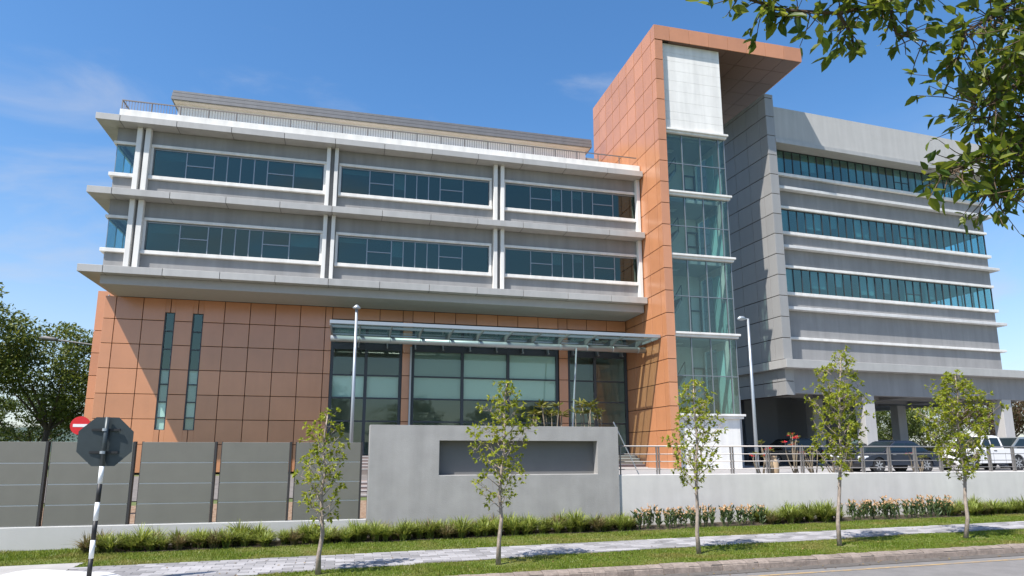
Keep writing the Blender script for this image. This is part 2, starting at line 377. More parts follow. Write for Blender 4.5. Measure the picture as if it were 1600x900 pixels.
# ------------------------------------------------------------------ ground, road, path, grass
def gz(X): X = max(-40, min(45, X)); return -2.42 + 0.011 * X
def sheet(name, xs, ys, zf, m, kind='structure'):
    mb = MB(); nx = len(xs)
    for y in ys:
        for x in xs: mb.v.append((x, y, zf(x, y)))
    for j in range(len(ys) - 1):
        for i in range(nx - 1):
            a = j * nx + i; mb.f.append((a, a + 1, a + 1 + nx, a + nx))
    o = mb.build(name, m); meta(o, kind=kind); return o
def ground_z(x, y):
    lo = gz(x) - 0.03
    if y <= 20.3: return lo - (0.25 if y < 13.2 else 0)
    hi = -1.25
    if x > 8.3: return hi
    t = max(0, min(1, (y - 21.5) / 7.0)); return (lo + 0.15) * (1 - t) + hi * t
GX = [-3000, -1000, -300, -100, -60] + [-40 + 2.5 * i for i in range(19)] + [6, 8.2, 8.4, 12, 16, 20, 25, 30, 38, 45, 60, 100, 300, 1000, 3000]
GYS = [-600, -100, -20, 0, 8, 13.12, 13.24, 15, 17, 19, 20.25, 20.35, 21.5, 23, 25, 27, 28.5, 32, 40, 60, 100, 300, 1000, 3000]
ground = sheet('ground', sorted(GX), GYS, ground_z, 'far_ground')
lawn = sheet('lawn', [-14 + i for i in range(47)], [13.28, 14.0, 14.9, 15.8, 16.6, 17.5, 18.6, 19.99], lambda x, y: gz(x) - 0.004, 'grass_soil')
road = sheet('road', [-60, -20, -6, 0, 6, 12, 18, 24, 32, 45, 80], [4.6, 6, 8, 11, 13.06], lambda x, y: gz(x) - 0.16, 'asphalt')
line = sheet('yellow_line', [2 + 1.5 * i for i in range(25)], [12.32, 12.42], lambda x, y: gz(x) - 0.154, 'yellowline')
gut = sheet('gutter', [0 + 2 * i for i in range(22)], [12.72, 13.07], lambda x, y: gz(x) - 0.152, 'gutter')
# kerb: short rough stones
mbk = MB()
for i in range(41):
    x = 1.6 + i
    mbk.box(x, x + 0.999, 13.09, 13.27, gz(x + .5) - 0.30, gz(x + .5) - 0.03)
kerb = meta(mbk.build('kerb', 'gutter'), kind='structure')
x = 1.7; KST = []
for w in (0.27, 0.31, 0.24, 0.35):
    mb = MB(); P = [(13.06, -0.17), (13.075, -0.05), (13.12, -0.01), (13.26, 0.02), (13.29, 0.02), (13.29, -0.17)]
    mb.prism(P, 0, 0.0035, w - 0.0035); me = mb.mesh('kerb_stone'); me.materials.append(MATS['kerb']); KST.append((w, me))
while x < 34:
    w, me = rnd.choice(KST)
    o = obj('kerb_stone', me, None, kerb, (x, rnd.uniform(-.006, .006), gz(x) + rnd.uniform(-.008, .008))); x += w

# footpath with pavers
PFX = (-6, -.4, 4, 8.6, 19, 40); PFY = (14.35, 14.72, 15.10, 15.35, 15.55, 15.65)
def pf(X): return float(np.interp(X, PFX, PFY))
def pb(X): return 16.70 + 0.012 * X
fp = MB()
xs = [-5.6 + i for i in range(44)]
for X in xs: fp.v += [(X, pf(X), gz(X) + 0.004), (X, pb(X), gz(X) + 0.004)]
for i in range(len(xs) - 1): fp.f.append((2 * i, 2 * i + 2, 2 * i + 3, 2 * i + 1))
path = meta(fp.build('footpath', 'paverjoint'), kind='structure')
pv = []
PW, PD = 0.42, 0.21
row = 0; yy = 0.0
while yy + PD <= 2.4:
    X = -5.6 + (PW / 2 if row % 2 else 0)
    while X < 36:
        if pb(X) - yy - PD > pf(X + .2) - .05: pv.append((X, pb(X) - yy - PD))
        X += PW
    yy += PD; row += 1
pv.sort(key=lambda p: (p[0] - 0.5) ** 2 * 0.6 + (p[1] - 6) ** 2)
me_p = chamfer_box(PW - 0.012, PD - 0.012, 0.05, 0.006).mesh('paver'); me_p.materials.append(MATS['pavera'])
for i, (X, Y) in enumerate(pv[:300]):
    obj('paver', me_p, None, path, (X + PW / 2, Y + PD / 2, gz(X) + rnd.uniform(-0.004, 0.003)))
mb = MB(); cb = chamfer_box(PW - 0.012, PD - 0.012, 0.05, 0.006)
for X, Y in pv[300:]:
    dz = gz(X) + rnd.uniform(-0.004, 0.003)
    mb.add([(a + X + PW / 2, b + Y + PD / 2, c + dz) for a, b, c in cb.v], cb.f)
def island_mat(name, lo, hi, rough=0.85):
    m = bpy.data.materials.new(name); m.use_nodes = True; N = m.node_tree.nodes; L = m.node_tree.links
    g = N.new('ShaderNodeNewGeometry'); mix = N.new('ShaderNodeMix'); mix.data_type = 'RGBA'
    mix.inputs['A'].default_value = (*lo, 1); mix.inputs['B'].default_value = (*hi, 1)
    L.new(g.outputs['Random Per Island'], mix.inputs['Factor']); L.new(mix.outputs['Result'], N['Principled BSDF'].inputs['Base Color'])
    N['Principled BSDF'].inputs['Roughness'].default_value = rough; MATS[name] = m
island_mat('paverb', (0.175, 0.168, 0.17), (0.36, 0.345, 0.35))
o = mb.build('paver', 'paverb', path); meta(o, kind='stuff')
apron = sheet('driveway', [-30, -20, -14, -10, -8, -5.62], [12.6, 14, 16, 17.35], lambda x, y: gz(x) + 0.012, 'concrete')
# raised traffic island with rounded corner
mb = MB(); poly = []
for (px, py) in ((-4.25, 14.55), (-4.75, 14.72), (-5.55, 15.15), (-5.85, 15.2), (-6.05, 15.05), (-6.15, 14.75), (-6.2, 12.7), (-3.9, 12.7), (-3.95, 14.2)): poly.append((px, py))
zi = -2.255
n = len(poly); cx = sum(p[0] for p in poly) / n; cy = sum(p[1] for p in poly) / n
ins = [(cx + (p[0] - cx) * 0.95, cy + (p[1] - cy) * 0.97) for p in poly]
mb.add([(p[0], p[1], -2.52) for p in poly] + [(p[0], p[1], zi - 0.03) for p in poly] + [(p[0], p[1], zi) for p in ins],
       [(i, n + i, n + (i + 1) % n, (i + 1) % n) for i in range(n)] + [(n + i, 2 * n + i, 2 * n + (i + 1) % n, n + (i + 1) % n) for i in range(n)] + [tuple(range(2 * n, 3 * n))])
isl = mb.build('traffic_island', 'island'); meta(isl, kind='structure')
import bmesh
bm = bmesh.new(); bm.from_mesh(isl.data); bmesh.ops.recalc_face_normals(bm, faces=bm.faces); bm.to_mesh(isl.data); bm.free()

# grass blades
def blades(name, n, rects, h, seed, m='grassblade', avoid=None):
    r = np.random.default_rng(seed); A = np.array([(b - a) * (d - c) for a, b, c, d in rects]); cnt = (A / A.sum() * n).astype(int)
    V = []
    for (a, b, c, d), k in zip(rects, cnt):
        x = r.uniform(a, b, k); y = r.uniform(c, d, k)
        if avoid is not None:
            ok = avoid(x, y, r); x, y = x[ok], y[ok]
        z = -2.42 + 0.011 * x - 0.006
        t = r.uniform(0, 2 * np.pi, len(x)); hh = h * r.uniform(.45, 1.25, len(x)) * (0.75 + 0.35 * np.sin(x * 1.7 + y * 2.3) * np.sin(x * .6 - y * 1.1)); w = r.uniform(.006, .013, len(x))
        ln = r.uniform(.1, .8, len(x)) * hh; t2 = r.uniform(0, 2 * np.pi, len(x))
        p0 = np.stack([x - np.cos(t) * w, y - np.sin(t) * w, z], 1); p1 = np.stack([x + np.cos(t) * w, y + np.sin(t) * w, z], 1)
        p2 = np.stack([x + np.cos(t2) * ln, y + np.sin(t2) * ln, z + hh], 1)
        V.append(np.stack([p0, p1, p2], 1).reshape(-1, 3))
    V = np.concatenate(V); n = len(V)
    me = bpy.data.meshes.new(name); me.vertices.add(n); me.vertices.foreach_set('co', V.ravel().astype(np.float32))
    me.loops.add(n); me.loops.foreach_set('vertex_index', np.arange(n, dtype=np.int32)); me.polygons.add(n // 3)
    me.polygons.foreach_set('loop_start', np.arange(0, n, 3, dtype=np.int32)); me.update(); me.validate()
    return obj(name, me, m)
def bare(x, y, r):
    k = np.ones(len(x), bool)
    for tx, ty in ((-.45, 14.3), (3.3, 14.35), (8.05, 14.3), (12.05, 14.35), (16.2, 14.45)):
        d = np.hypot((x - tx) / 1.5, y - ty); k &= d > 0.22 * r.uniform(.4, 1.6, len(x))
    return k
g1 = blades('grass', 170000, [(-3.9, 26, 13.27, 15.70)], 0.050, 3, avoid=lambda x, y, r: bare(x, y, r) & (y < np.interp(x, PFX, PFY) + .03))
g2 = blades('grass', 110000, [(-14, 28, 16.63, 18.75)], 0.060, 4, avoid=lambda x, y, r: (y > np.where(x < -5.6, 17.33, 16.68 + 0.012 * x)))
g3 = blades('grass', 15000, [(-14, -5.8, 18.3, 19.95)], 0.10, 5)
for g, l in ((g1, 'short green grass strip between kerb and footpath'), (g2, 'green grass strip between footpath and planted border'), (g3, 'longer grass against the pale low wall behind the octagonal sign')):
    meta(g, l, 'grass', kind='stuff')
mb = MB()
for i in range(40):
    mb.v += [(-6.2 + i, 18.72, gz(-6.2 + i) + 0.004), (-6.2 + i, 19.98, gz(-6.2 + i) + 0.004)]
for i in range(39): mb.f.append((2 * i, 2 * i + 2, 2 * i + 3, 2 * i + 1))
meta(mb.build('planting_bed', 'mulch'), kind='structure')
# behind the walls
sheet('soil_bank', [-30, -14, -7, -3, 0.2, 8.2], [20.5, 21.5, 23, 25], lambda x, y: ground_z(x, y) + 0.02, 'soil')
sheet('inner_road', [-30, -14, -7, 0.2, 8.2], [25.6, 27, 28.5, 33, 36.2], lambda x, y: ground_z(x, y) + 0.03, 'innerroad')
sheet('parking_deck', [8.3, 12, 17, 24, 32, 44, 70], [20.16, 24, 30, 36, 44, 60], lambda x, y: -0.97, 'platform')
sheet('hills', [-900, -700, -560, -450, -330, -200, -80, 0, 120, 300, 600, 900], [800, 900, 1000],
      lambda x, y: (-3 if y == 800 else 22 + 10 * math.sin(x * .013) + 7 * math.sin(x * .031 + 1)), 'hill')

# ------------------------------------------------------------------ left office wing
WG = 36.75          # face of the upper walls
LW = root('office_wing', 'long office wing with grey ledges, ribbon windows and copper orange panelled ground floor', 'building', (2.0, 38.0, -1.15))
XL, XR = -12.60, 17.40
def lw(name, m, *a, ch=0.0): return bx(name, LW, m, *a, ch=ch)
BAYS = [(-10.75, -1.93), (-0.98, 7.70), (8.67, 17.27)]
LEV = [(9.20, 12.98, 10.31, 11.90), (13.34, 17.02, 14.44, 16.02)]      # floor top, ceiling, sill, head
for z0, z1, zs, zh in LEV:
    lw('spandrel_wall', 'greywall', XL + .02, XR, WG, WG + 0.25, z0 + .001, zs - 0.2)
    lw('spandrel_wall', 'greywall', XL + .02, XR, WG, WG + 0.25, zh + 0.06, z1)
    piers = [(-11.62, BAYS[0][0]), (BAYS[0][1], BAYS[1][0]), (BAYS[1][1], BAYS[2][0]), (BAYS[2][1], XR)]
    for a, b in piers: lw('wall_pier', 'greywall', a, b, WG + .003, WG + .247, zs - .2, zh + .06)
    # inside: floor, ceiling, rear wall, partition
    lw('interior_floor', 'interiordark', XL + .12, XR - .01, WG + .26, 43.0, z0 - .02, z0 + .02)
    lw('interior_ceiling', 'interior', XL + .12, XR - .01, WG + .26, 43.0, zh + .28, zh + .33)
    lw('interior_wall', 'interior', XL + .12, XR - .01, 43.0, 43.1, z0, z1)
    for k, xp in enumerate((-1.45, 8.2)): lw('interior_partition', 'interior', xp - .06, xp + .06, WG + .3, 42.9, z0 + .03, zh + .27)
    lw('interior_column', 'interior', XL + .7, XL + 1.0, WG + .7, WG + 1.0, z0 + .03, zh + .27)
    lw('interior_partition', 'interior', -9.6, -9.5, WG + 1.2, 42.9, z0 + .03, zh + .27)
    # white vertical fins in pairs
    for xa, xb in ((-11.56, -11.31), (-11.15, -10.89), (-1.80, -1.59), (-1.36, -1.16), (7.91, 8.13), (8.33, 8.55), (17.16, 17.39)):
        lw('fin', 'white', xa, xb, 36.42, WG + .002, z0 + .001, z1 - .001, ch=.012)
    for (a, b) in BAYS:
        fa, fb = a - .13, b + (.13 if b < 17 else -.05)
        lw('window_sill', 'white', fa, min(fb, 17.15), WG - .17, WG + .1, zs - .2, zs - .005, ch=.012)
        lw('window_head', 'white', fa, min(fb, 17.15), WG - .10, WG + .1, zh + .06, zh + .21, ch=.012)
        lw('window_jamb', 'white', a - .13, a, WG - .05, WG + .2, zs - .005, zh + .06)
        if b < 17: lw('window_jamb', 'white', b, b + .13, WG - .05, WG + .2, zs - .005, zh + .06)
        # frame with mullions; panes below it
        mb = MB(); w = b - a; t = .028; yf0, yf1 = WG + .05, WG + .13
        xm = [a + w * q for q in (.186, .343, .42, .498, .578, .657, .815)]
        for xq in xm: mb.box(xq - t, xq + t, yf0, yf1, zs + .04, zh - .03)
        mb.box(a, b, yf0, yf1, zs - .005, zs + .04); mb.box(a, b, yf0, yf1, zh - .03, zh + .06)
        mb.box(a, a + .035, yf0, yf1, zs + .04, zh - .03); mb.box(b - .035, b, yf0, yf1, zs + .04, zh - .03)
        zt = zs + (zh - zs) * .515
        for i in (0, 5): mb.box(xm[i] + t, xm[i + 1] - t, yf0, yf1, zt - t, zt + t)
        fr = sub('window', LW, mb, 'frame')
        ed = [a + .035] + xm + [b - .035]
        for i in range(len(ed) - 1):
            p, q = ed[i] + t, ed[i + 1] - t
            segs = [(zs + .04, zt - t), (zt + t, zh - .03)] if i in (1, 6) else [(zs + .04, zh - .03)]
            for u, v in segs: kid(fr, 'pane', 'glass_office', p, q, WG + .085, WG + .10, u, v)
    for k, (a, b) in enumerate(BAYS):
        w = b - a
        for q, (u0, u1) in enumerate(((0.01, .18), (.35, .42), (.50, .575), (.82, .985))):
            if (k * 3 + q * 5 + int(z0)) % 4 < 2: lw('roller_blind', 'blinddim', a + w * u0, a + w * u1, WG + .32, WG + .33, zh - (.25 + .22 * ((k * 7 + q * 3 + int(z0)) % 4)), zh)
    # glazed corner at the left end
    cw = sub('corner_window', LW, MB().box(XL + .03, XL + .06, WG + .04, WG + .07, zs, zh + .06).box(XL + .03, -11.62, WG + .04, WG + .1, zs - .005, zs + .04).box(XL + .03, -11.62, WG + .04, WG + .1, zh - .0, zh + .06)
             .box(XL + .03, XL + .09, WG + .1, 41.5, zs - .005, zs + .04).box(XL + .03, XL + .09, WG + .1, 41.5, zh, zh + .06), 'frame')
    kid(cw, 'pane', 'glass_corner', XL + .06, -11.63, WG + .05, WG + .062, zs + .04, zh)
    for k in range(4):
        ya = WG + .1 + k * 1.16; kid(cw, 'pane', 'glass_corner', XL + .05, XL + .062, ya, ya + 1.12, zs + .04, zh)
        kid(cw, 'mullion', 'frame', XL + .03, XL + .08, ya + 1.12, ya + 1.16, zs + .04, zh)
    lw('window_sill', 'white', XL - .16, -11.57, WG - .17, WG + .1, zs - .2, zs - .005, ch=.012)
    lw('window_head', 'white', XL - .10, -11.57, WG - .10, WG + .1, zh + .06, zh + .21, ch=.012)
    lw('window_sill', 'white', XL - .16, XL + .1, WG + .1, 41.6, zs - .2, zs - .005); lw('window_head', 'white', XL - .1, XL + .1, WG + .1, 41.6, zh + .06, zh + .21)
    lw('side_wall', 'greywall', XL, XL + .2, WG + .25, 46, z0 + .001, zs - .2); lw('side_wall', 'greywall', XL, XL + .2, WG + .25, 46, zh + .06, z1)
    lw('side_wall', 'greywall', XL + .003, XL + .2, 41.5, 46, zs - .2, zh + .06)
# projecting ledges in panels
JX = [-12.28 + 2.733 * k for k in range(11)] + [17.40]
for zi_, (z0, z1) in enumerate(((8.82, 9.20), (12.98, 13.34), (17.02, 17.37))):
    for a, b in zip(JX[:-1], JX[1:]): lw('ledge_panel', 'alu', a + .012, b - .012, 35.9, WG + (-.003 if zi_ else .6), z0, z1, ch=.01)
    lw('ledge_panel', 'alu', -13.42, -12.292, 35.9, WG + .1, z0, z1, ch=.01)
    for k in range(3): lw('ledge_panel', 'alu', -13.42, XL + (-.003 if zi_ else .3), WG + .112 + k * 3, WG + .088 + k * 3 + 3, z0, z1, ch=.01)
    lw('ledge_core', 'darkseam', -13.38, 17.38, 35.94, WG - .004, z0 + .012, z1 - .012)
    lw('floor_slab', 'interiordark', XL + .21, XR - .02, WG + .251, 46, z0 - .015 if zi_ else 8.44, z1 - .02)
# beam and soffit under the overhang
lw('overhang_beam', 'soffit', -12.52, 17.38, 36.42, 36.72, 8.36, 8.815, ch=.01)
lw('overhang_soffit', 'soffit', -12.52, 17.38, 36.725, 39.28, 8.36, 8.43)
lw('overhang_beam', 'soffit', -12.52, -12.22, 36.73, 46, 8.362, 8.815)
# parapet
lw('parapet', 'white', -12.46, 17.38, 36.30, 36.52, 17.372, 17.90, ch=.012)
lw('parapet', 'white', -12.46, -12.24, 36.525, 46, 17.372, 17.90)
lw('roof_deck', 'lightgreywall', -12.2, 17.38, 36.53, 47, 17.36, 17.44)
# ground floor panelled wall
YO = 39.3
CX = [-13.16, -12.58, -11.22, -9.83, -8.42, -7.03, -5.67, -4.31, -2.93, -1.53, -1.13]
RZ = [8.36, 7.10, 5.745, 4.39, 3.03, 1.69, 0.35, -1.15]
SLOTS = [(-10.10, -9.58), (-8.68, -8.12)]; SZ = (1.11, 7.58)
g = .017
lw('panel_backing', 'backing', -13.12, SLOTS[0][0], YO + .06, YO + .3, -1.15, 8.36)
lw('panel_backing', 'backing', SLOTS[0][1], SLOTS[1][0], YO + .06, YO + .3, -1.15, 8.36)
lw('panel_backing', 'backing', SLOTS[1][1], -1.15, YO + .06, YO + .3, -1.15, 8.36)
for s0, s1 in SLOTS:
    lw('panel_backing', 'backing', s0, s1, YO + .06, YO + .3, -1.15, SZ[0]); lw('panel_backing', 'backing', s0, s1, YO + .06, YO + .3, SZ[1], 8.36)
def cut(x0, x1, z0, z1):
    """rectangles of a panel left over after the slot windows"""
    out = [(x0, x1, z0, z1)]
    for s0, s1 in SLOTS:
        nxt = []
        for a, b, c, d in out:
            if b <= s0 or a >= s1 or d <= SZ[0] or c >= SZ[1]: nxt.append((a, b, c, d)); continue
            if a < s0: nxt.append((a, s0, c, d))
            if b > s1: nxt.append((s1, b, c, d))
            A, B_ = max(a, s0), min(b, s1)
            if d > SZ[1] + .03: nxt.append((A, B_, SZ[1], d))
            if c < SZ[0] - .03: nxt.append((A, B_, c, SZ[0]))
        out = nxt
    return out
for i in range(len(CX) - 1):
    for j in range(len(RZ) - 1):
        for a, b, c, d in cut(CX[i] + g, CX[i + 1] - g, RZ[j + 1] + g, RZ[j] - g):
            if b - a > .03 and d - c > .03: lw('cladding_panel', 'orange', a, b, YO, YO + .06, c, d, ch=.008)
for s0, s1 in SLOTS:
    mb = MB(); zz = [SZ[0], 1.78, 2.62, 3.59, 4.40, 5.53, 6.54, SZ[1]]
    mb.box(s0, s0 + .06, YO + .03, YO + .16, SZ[0], SZ[1]).box(s1 - .06, s1, YO + .03, YO + .16, SZ[0], SZ[1])
    for z in zz: mb.box(s0 + .06, s1 - .06, YO + .03, YO + .16, max(SZ[0], z - .03), min(SZ[1], z + .03))
    fr = sub('slot_window', LW, mb, 'framedark')
    for a, b in zip(zz[:-1], zz[1:]): kid(fr, 'pane', 'glass_office' if a > 4 else 'glass_lobby', s0 + .06, s1 - .06, YO + .09, YO + .105, a + .03, b - .03)
    bl = lw('roller_blind', 'blind', s0 + .062, s1 - .062, YO + .125, YO + .14, SZ[0], 4.38)
lw('interior_wall', 'interiordark', -11, -7.2, 41, 41.1, -1.1, 8.3)
# narrow panelled return further back at the left end, with a downpipe
for j in range(len(RZ) - 1): lw('cladding_panel', 'orange', -15.0, -13.2, 43.6, 43.66, RZ[j + 1] + g, RZ[j] - g + (1.2 if j == 0 else 0), ch=.008)
lw('panel_backing', 'backing', -14.97, -13.1, 43.66, 44.2, -1.15, 9.5)
sub('downpipe', LW, MB().tube([(-14.35, 43.5, -1.1), (-14.35, 43.5, 9.3)], .05, 8), 'galv')
lw('side_wall', 'orange', -13.16, -13.1, YO + .061, 43.6, -1.15, 8.36)
# panels above and between the lobby glazing
UX = [-1.13, 0.24, 1.60, 2.97, 3.56, 4.86, 6.16, 7.48, 8.81, 10.11, 11.43, 12.75, 13.36, 14.69, 16.06, 17.40]
for a, b in zip(UX[:-1], UX[1:]): lw('cladding_panel', 'orange', a + g, b - g, YO, YO + .06, 7.66, 8.34, ch=.008)
lw('panel_backing', 'backing', -1.13, 17.38, YO + .06, YO + .3, 7.66, 8.36)
for pa, pb_ in ((2.97, 3.56), (12.75, 13.36)):
    for j in range(len(RZ) - 1):
        lw('cladding_panel', 'orange', pa + g, pb_ - g, YO - .12, YO - .06, RZ[j + 1] + g, min(7.62, RZ[j] - g), ch=.008)
    lw('panel_backing', 'backing', pa + .03, pb_ - .03, YO - .06, YO + .3, -1.1, 7.655)
sub('downpipe', LW, MB().tube([(3.48, YO - .22, -1.1), (3.48, YO - .22, 6.1)], .06, 8), 'galv')
LOB = [(-1.13, 2.97, [0.89]), (3.56, 12.75, [6.63, 9.49]), (13.36, 17.40, [15.2])]
ZT = [-0.25, 1.70, 3.04, 4.37, 5.92, 7.64]
for bi, (a, b, ms) in enumerate(LOB):
    mb = MB(); y0, y1 = YO + .02, YO + .17
    mb.box(a, a + .16, y0, y1, -.25, 7.64).box(b - .16, b, y0, y1, -.25, 7.64)
    for xq in ms: mb.box(xq - .09, xq + .09, y0 + .01, y1, -.25, 7.64)
    ed = [a + .16] + ms + [b - .16]
    for i in range(len(ed) - 1):
        p, q = ed[i] + (.09 if i else 0), ed[i + 1] - (.09 if i < len(ed) - 2 else 0)
        for z in ZT: mb.box(p, q, y0 + .02, y1, z - (.045 if z > -.2 else 0), z + (.045 if z < 7.6 else 0))
        mb.box(p, q, y0 + .02, y1, 5.965, 6.25)
    fr = sub('lobby_window', LW, mb, 'framedark')
    for i in range(len(ed) - 1):
        p, q = ed[i] + (.09 if i else 0), ed[i + 1] - (.09 if i < len(ed) - 2 else 0)
        for z, z2 in zip(ZT[:-1], ZT[1:]): kid(fr, 'pane', 'glass_lobby', p, q, YO + .09, YO + .105, (z + .045) if z < 5 else 6.25, z2 - .045)
        if bi < 2: lw('roller_blind', 'blind' if bi == 0 else 'blindlobby', p + .005, q - .005, YO + .185, YO + .20, 3.06, 4.33 if bi == 0 else 5.9)
lw('interior_floor', 'floorfin', -1.1, 17.38, YO + .19, 46, -.35, -.25)
lw('interior_wall', 'lobbywall', -1.1, 17.38, 46, 46.1, -.25, 8.3)
lw('interior_ceiling', 'lobbywall', -1.1, 17.38, YO + .31, 46, 7.0, 7.1)
lw('interior_wall', 'lobbywall', -1.15, -1.05, YO + .31, 46, -.25, 7.0); lw('interior_wall', 'interiordark', 13.0, 13.1, YO + .4, 46, -.25, 7.0)
lw('interior_wall', 'lobbywall', 17.33, 17.37, YO + .31, 46.1, -.25, 7.0)
lw('interior_counter', 'lobbywall', 14.2, 16.6, 42, 42.8, -.25, .85)
lw('interior_balustrade', 'lobbywall', 13.2, 17.3, 43.5, 43.6, 1.9, 2.9)
lw('rear_wall', 'greywall', -12.6, 17.38, 46.2, 46.4, -1.2, 17.35)
# penthouse on the roof
PX0, PX1 = -11.5, 16.2
lw('roof_fascia', 'roofmetal', PX0, PX1, 41.5, 47, 21.50, 21.70); lw('roof_fascia', 'darkseam', PX0 + .04, PX1 - .04, 41.56, 46.9, 21.70, 21.74)
lw('roof_fascia', 'roofmetal', PX0 + .02, PX1, 41.54, 47, 21.74, 21.95); lw('roof_fascia', 'darkseam', PX0 + .06, PX1 - .04, 41.60, 46.9, 21.95, 21.99)
lw('roof_fascia', 'roofmetal', PX0 + .05, PX1, 41.58, 47, 21.99, 22.13)
lw('roof_soffit', 'cream', PX0 + .12, PX1 - .1, 41.62, 47, 21.44, 21.497)
lw('penthouse_wall', 'pentwhite', -11.2, 15.9, 42.05, 46.9, 17.44, 21.44)
lw('penthouse_wall', 'greywall', 15.9, 17.38, 43.4, 46.9, 17.44, 21.6)
for a, b in ((-8.06, -1.9), (3.0, 8.0), (11.0, 14.6)):
    fr = lw('penthouse_window', 'framedark', a, b, 41.96, 42.045, 20.2, 20.62)
    k = 0; x = a + .06
    while x < b - .2: kid(fr, 'pane', 'glass_corner', x, min(x + 1.25, b - .06), 41.945, 41.96, 20.25, 20.57); x += 1.31
# roof railing
RR = root('roof_railing', 'brown metal balustrade along the roof edge of the long office wing', 'railing', (2.4, 36.62, 17.44))
bx('top_rail', RR, 'railmetal', -12.5, 17.3, 36.58, 36.64, 18.53, 18.58); bx('bottom_rail', RR, 'railmetal', -12.5, 17.3, 36.59, 36.63, 18.0, 18.03)
bx('top_rail', RR, 'railmetal', -12.5, -12.44, 36.64, 43, 18.53, 18.58); bx('bottom_rail', RR, 'railmetal', -12.49, -12.45, 36.64, 43, 18.0, 18.03)
x = -12.48
while x < 17.3:
    bx('post', RR, 'railmetal', x - .022, x + .022, 36.585, 36.635, 17.44, 18.53); x += 1.43
x = -12.3
while x < 13.5: bx('baluster', RR, 'railmetal', x - .010, x + .010, 36.60, 36.62, 18.03, 18.53); x += .143
for k in range(22): bx('baluster', RR, 'railmetal', -12.48, -12.46, 36.9 + k * .28, 36.92 + k * .28, 18.03, 18.53)

# glass entrance canopy
CN = root('entrance_canopy', 'steel and glass entrance canopy with round gutter pipe over the lobby', 'canopy', (8.2, 37.0, 5.8))
bx('front_beam', CN, 'galv', -1.12, 17.40, 34.40, 34.52, 6.46, 6.64, ch=.01)
bx('end_beam', CN, 'galv', -1.12, -1.04, 34.52, 39.27, 6.40, 6.58); bx('end_beam', CN, 'galv', 17.32, 17.40, 34.52, 39.27, 6.40, 6.58)
sub('gutter_pipe', CN, MB().tube([(-1.1, 36.5, 6.02), (17.38, 36.5, 6.02)], .175, 16), 'galv', smooth=True)
bx('purlin', CN, 'steel', -1.04, 17.32, 35.4, 35.48, 6.44, 6.56); bx('purlin', CN, 'galv', -1.04, 17.32, 37.8, 37.86, 6.46, 6.55)
xs = [.42 + 1.65 * k for k in range(11)]
for x in xs:
    mb = MB(); mb.prism([(34.53, 6.45), (34.53, 6.56), (39.25, 6.56), (39.25, 6.36), (36.5, 6.22), (35.9, 6.40)], 0, x - .03, x + .03); sub('rafter', CN, mb, 'frame')
    sub('bracket', CN, MB().box(x - .035, x + .035, 38.9, 39.27, 5.98, 6.3).tube([(x, 38.75, 5.95), (x, 39.1, 6.0)], .05, 8), 'frame')
    sub('pipe_collar', CN, MB().tube([(x - .02, 36.5, 6.02), (x + .02, 36.5, 6.02)], .19, 16), 'galv')
ed = [-1.04] + xs + [17.32]
for a, b in zip(ed[:-1], ed[1:]):
    for c, d in ((34.45, 36.45), (36.47, 39.2)): bx('glass_panel', CN, 'glass_canopy', a + .012, b - .012, c, d, 6.575, 6.59)
sub('prop', CN, MB().tube([(12.9, 36.3, 5.95), (12.42, 36.3, -1.1)], .055, 8), 'galv')

# ------------------------------------------------------------------ stair tower
TW = root('stair_tower', 'tall copper orange panelled stair tower with flat overhanging roof and glazed front', 'building', (20.0, 38.0, -1.0))
def tw(name, m, *a, ch=0.0): return bx(name, TW, m, *a, ch=ch)
TX, TY0, TY1, TZ = 17.44, 33.70, 44.3, 26.20
YC = [33.70, 34.24] + [34.24 + 1.2575 * k for k in range(1, 9)]
ZR = [26.20] + [25.17 - 1.3345 * k for k in range(19)] + [-1.0]
tw('tower_core', 'backing', TX + .05, 17.93, TY0 + .05, TY1, -1.0, 26.10)
for j in range(len(ZR) - 1):
    for i in range(len(YC) - 1):
        tw('cladding_panel', 'orange', TX, TX + .05, YC[i] + (.028 if i else 0), YC[i + 1] - .028, ZR[j + 1] + .02, ZR[j] - .02, ch=.006)
    if j: tw('cladding_panel', 'orange', TX + .052, 17.98, TY0, TY0 + .05, ZR[j + 1] + .02, ZR[j] - .02, ch=.006)
FX = [TX + .052, 18.50, 19.86, 21.22, 22.59, 23.96, 25.33, 26.69, 28.03]
for a, b in zip(FX[:-1], FX[1:]): tw('fascia_panel', 'orange', a + .01, b - .01, TY0, TY0 + .05, 25.22, 26.19, ch=.006)
tw('roof_slab', 'backing', 17.94, 27.97, TY0 + .05, TY1, 25.27, 26.14)
for k in range(8): tw('fascia_panel', 'orange', 27.975, 28.03, TY0 + .06 + k * 1.32, TY0 + 1.36 + k * 1.32, 25.22, 26.19, ch=.006)
SY = [33.76, 35.1, 36.6, 38.1, 39.6, 41.1, 42.6, 44.3]
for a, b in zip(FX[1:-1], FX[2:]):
    for c, d in zip(SY[:-1], SY[1:]): tw('soffit_panel', 'orangeshaded', a + .012, min(b, 27.97) - .012, c + .012, d - .012, 25.225, 25.265)
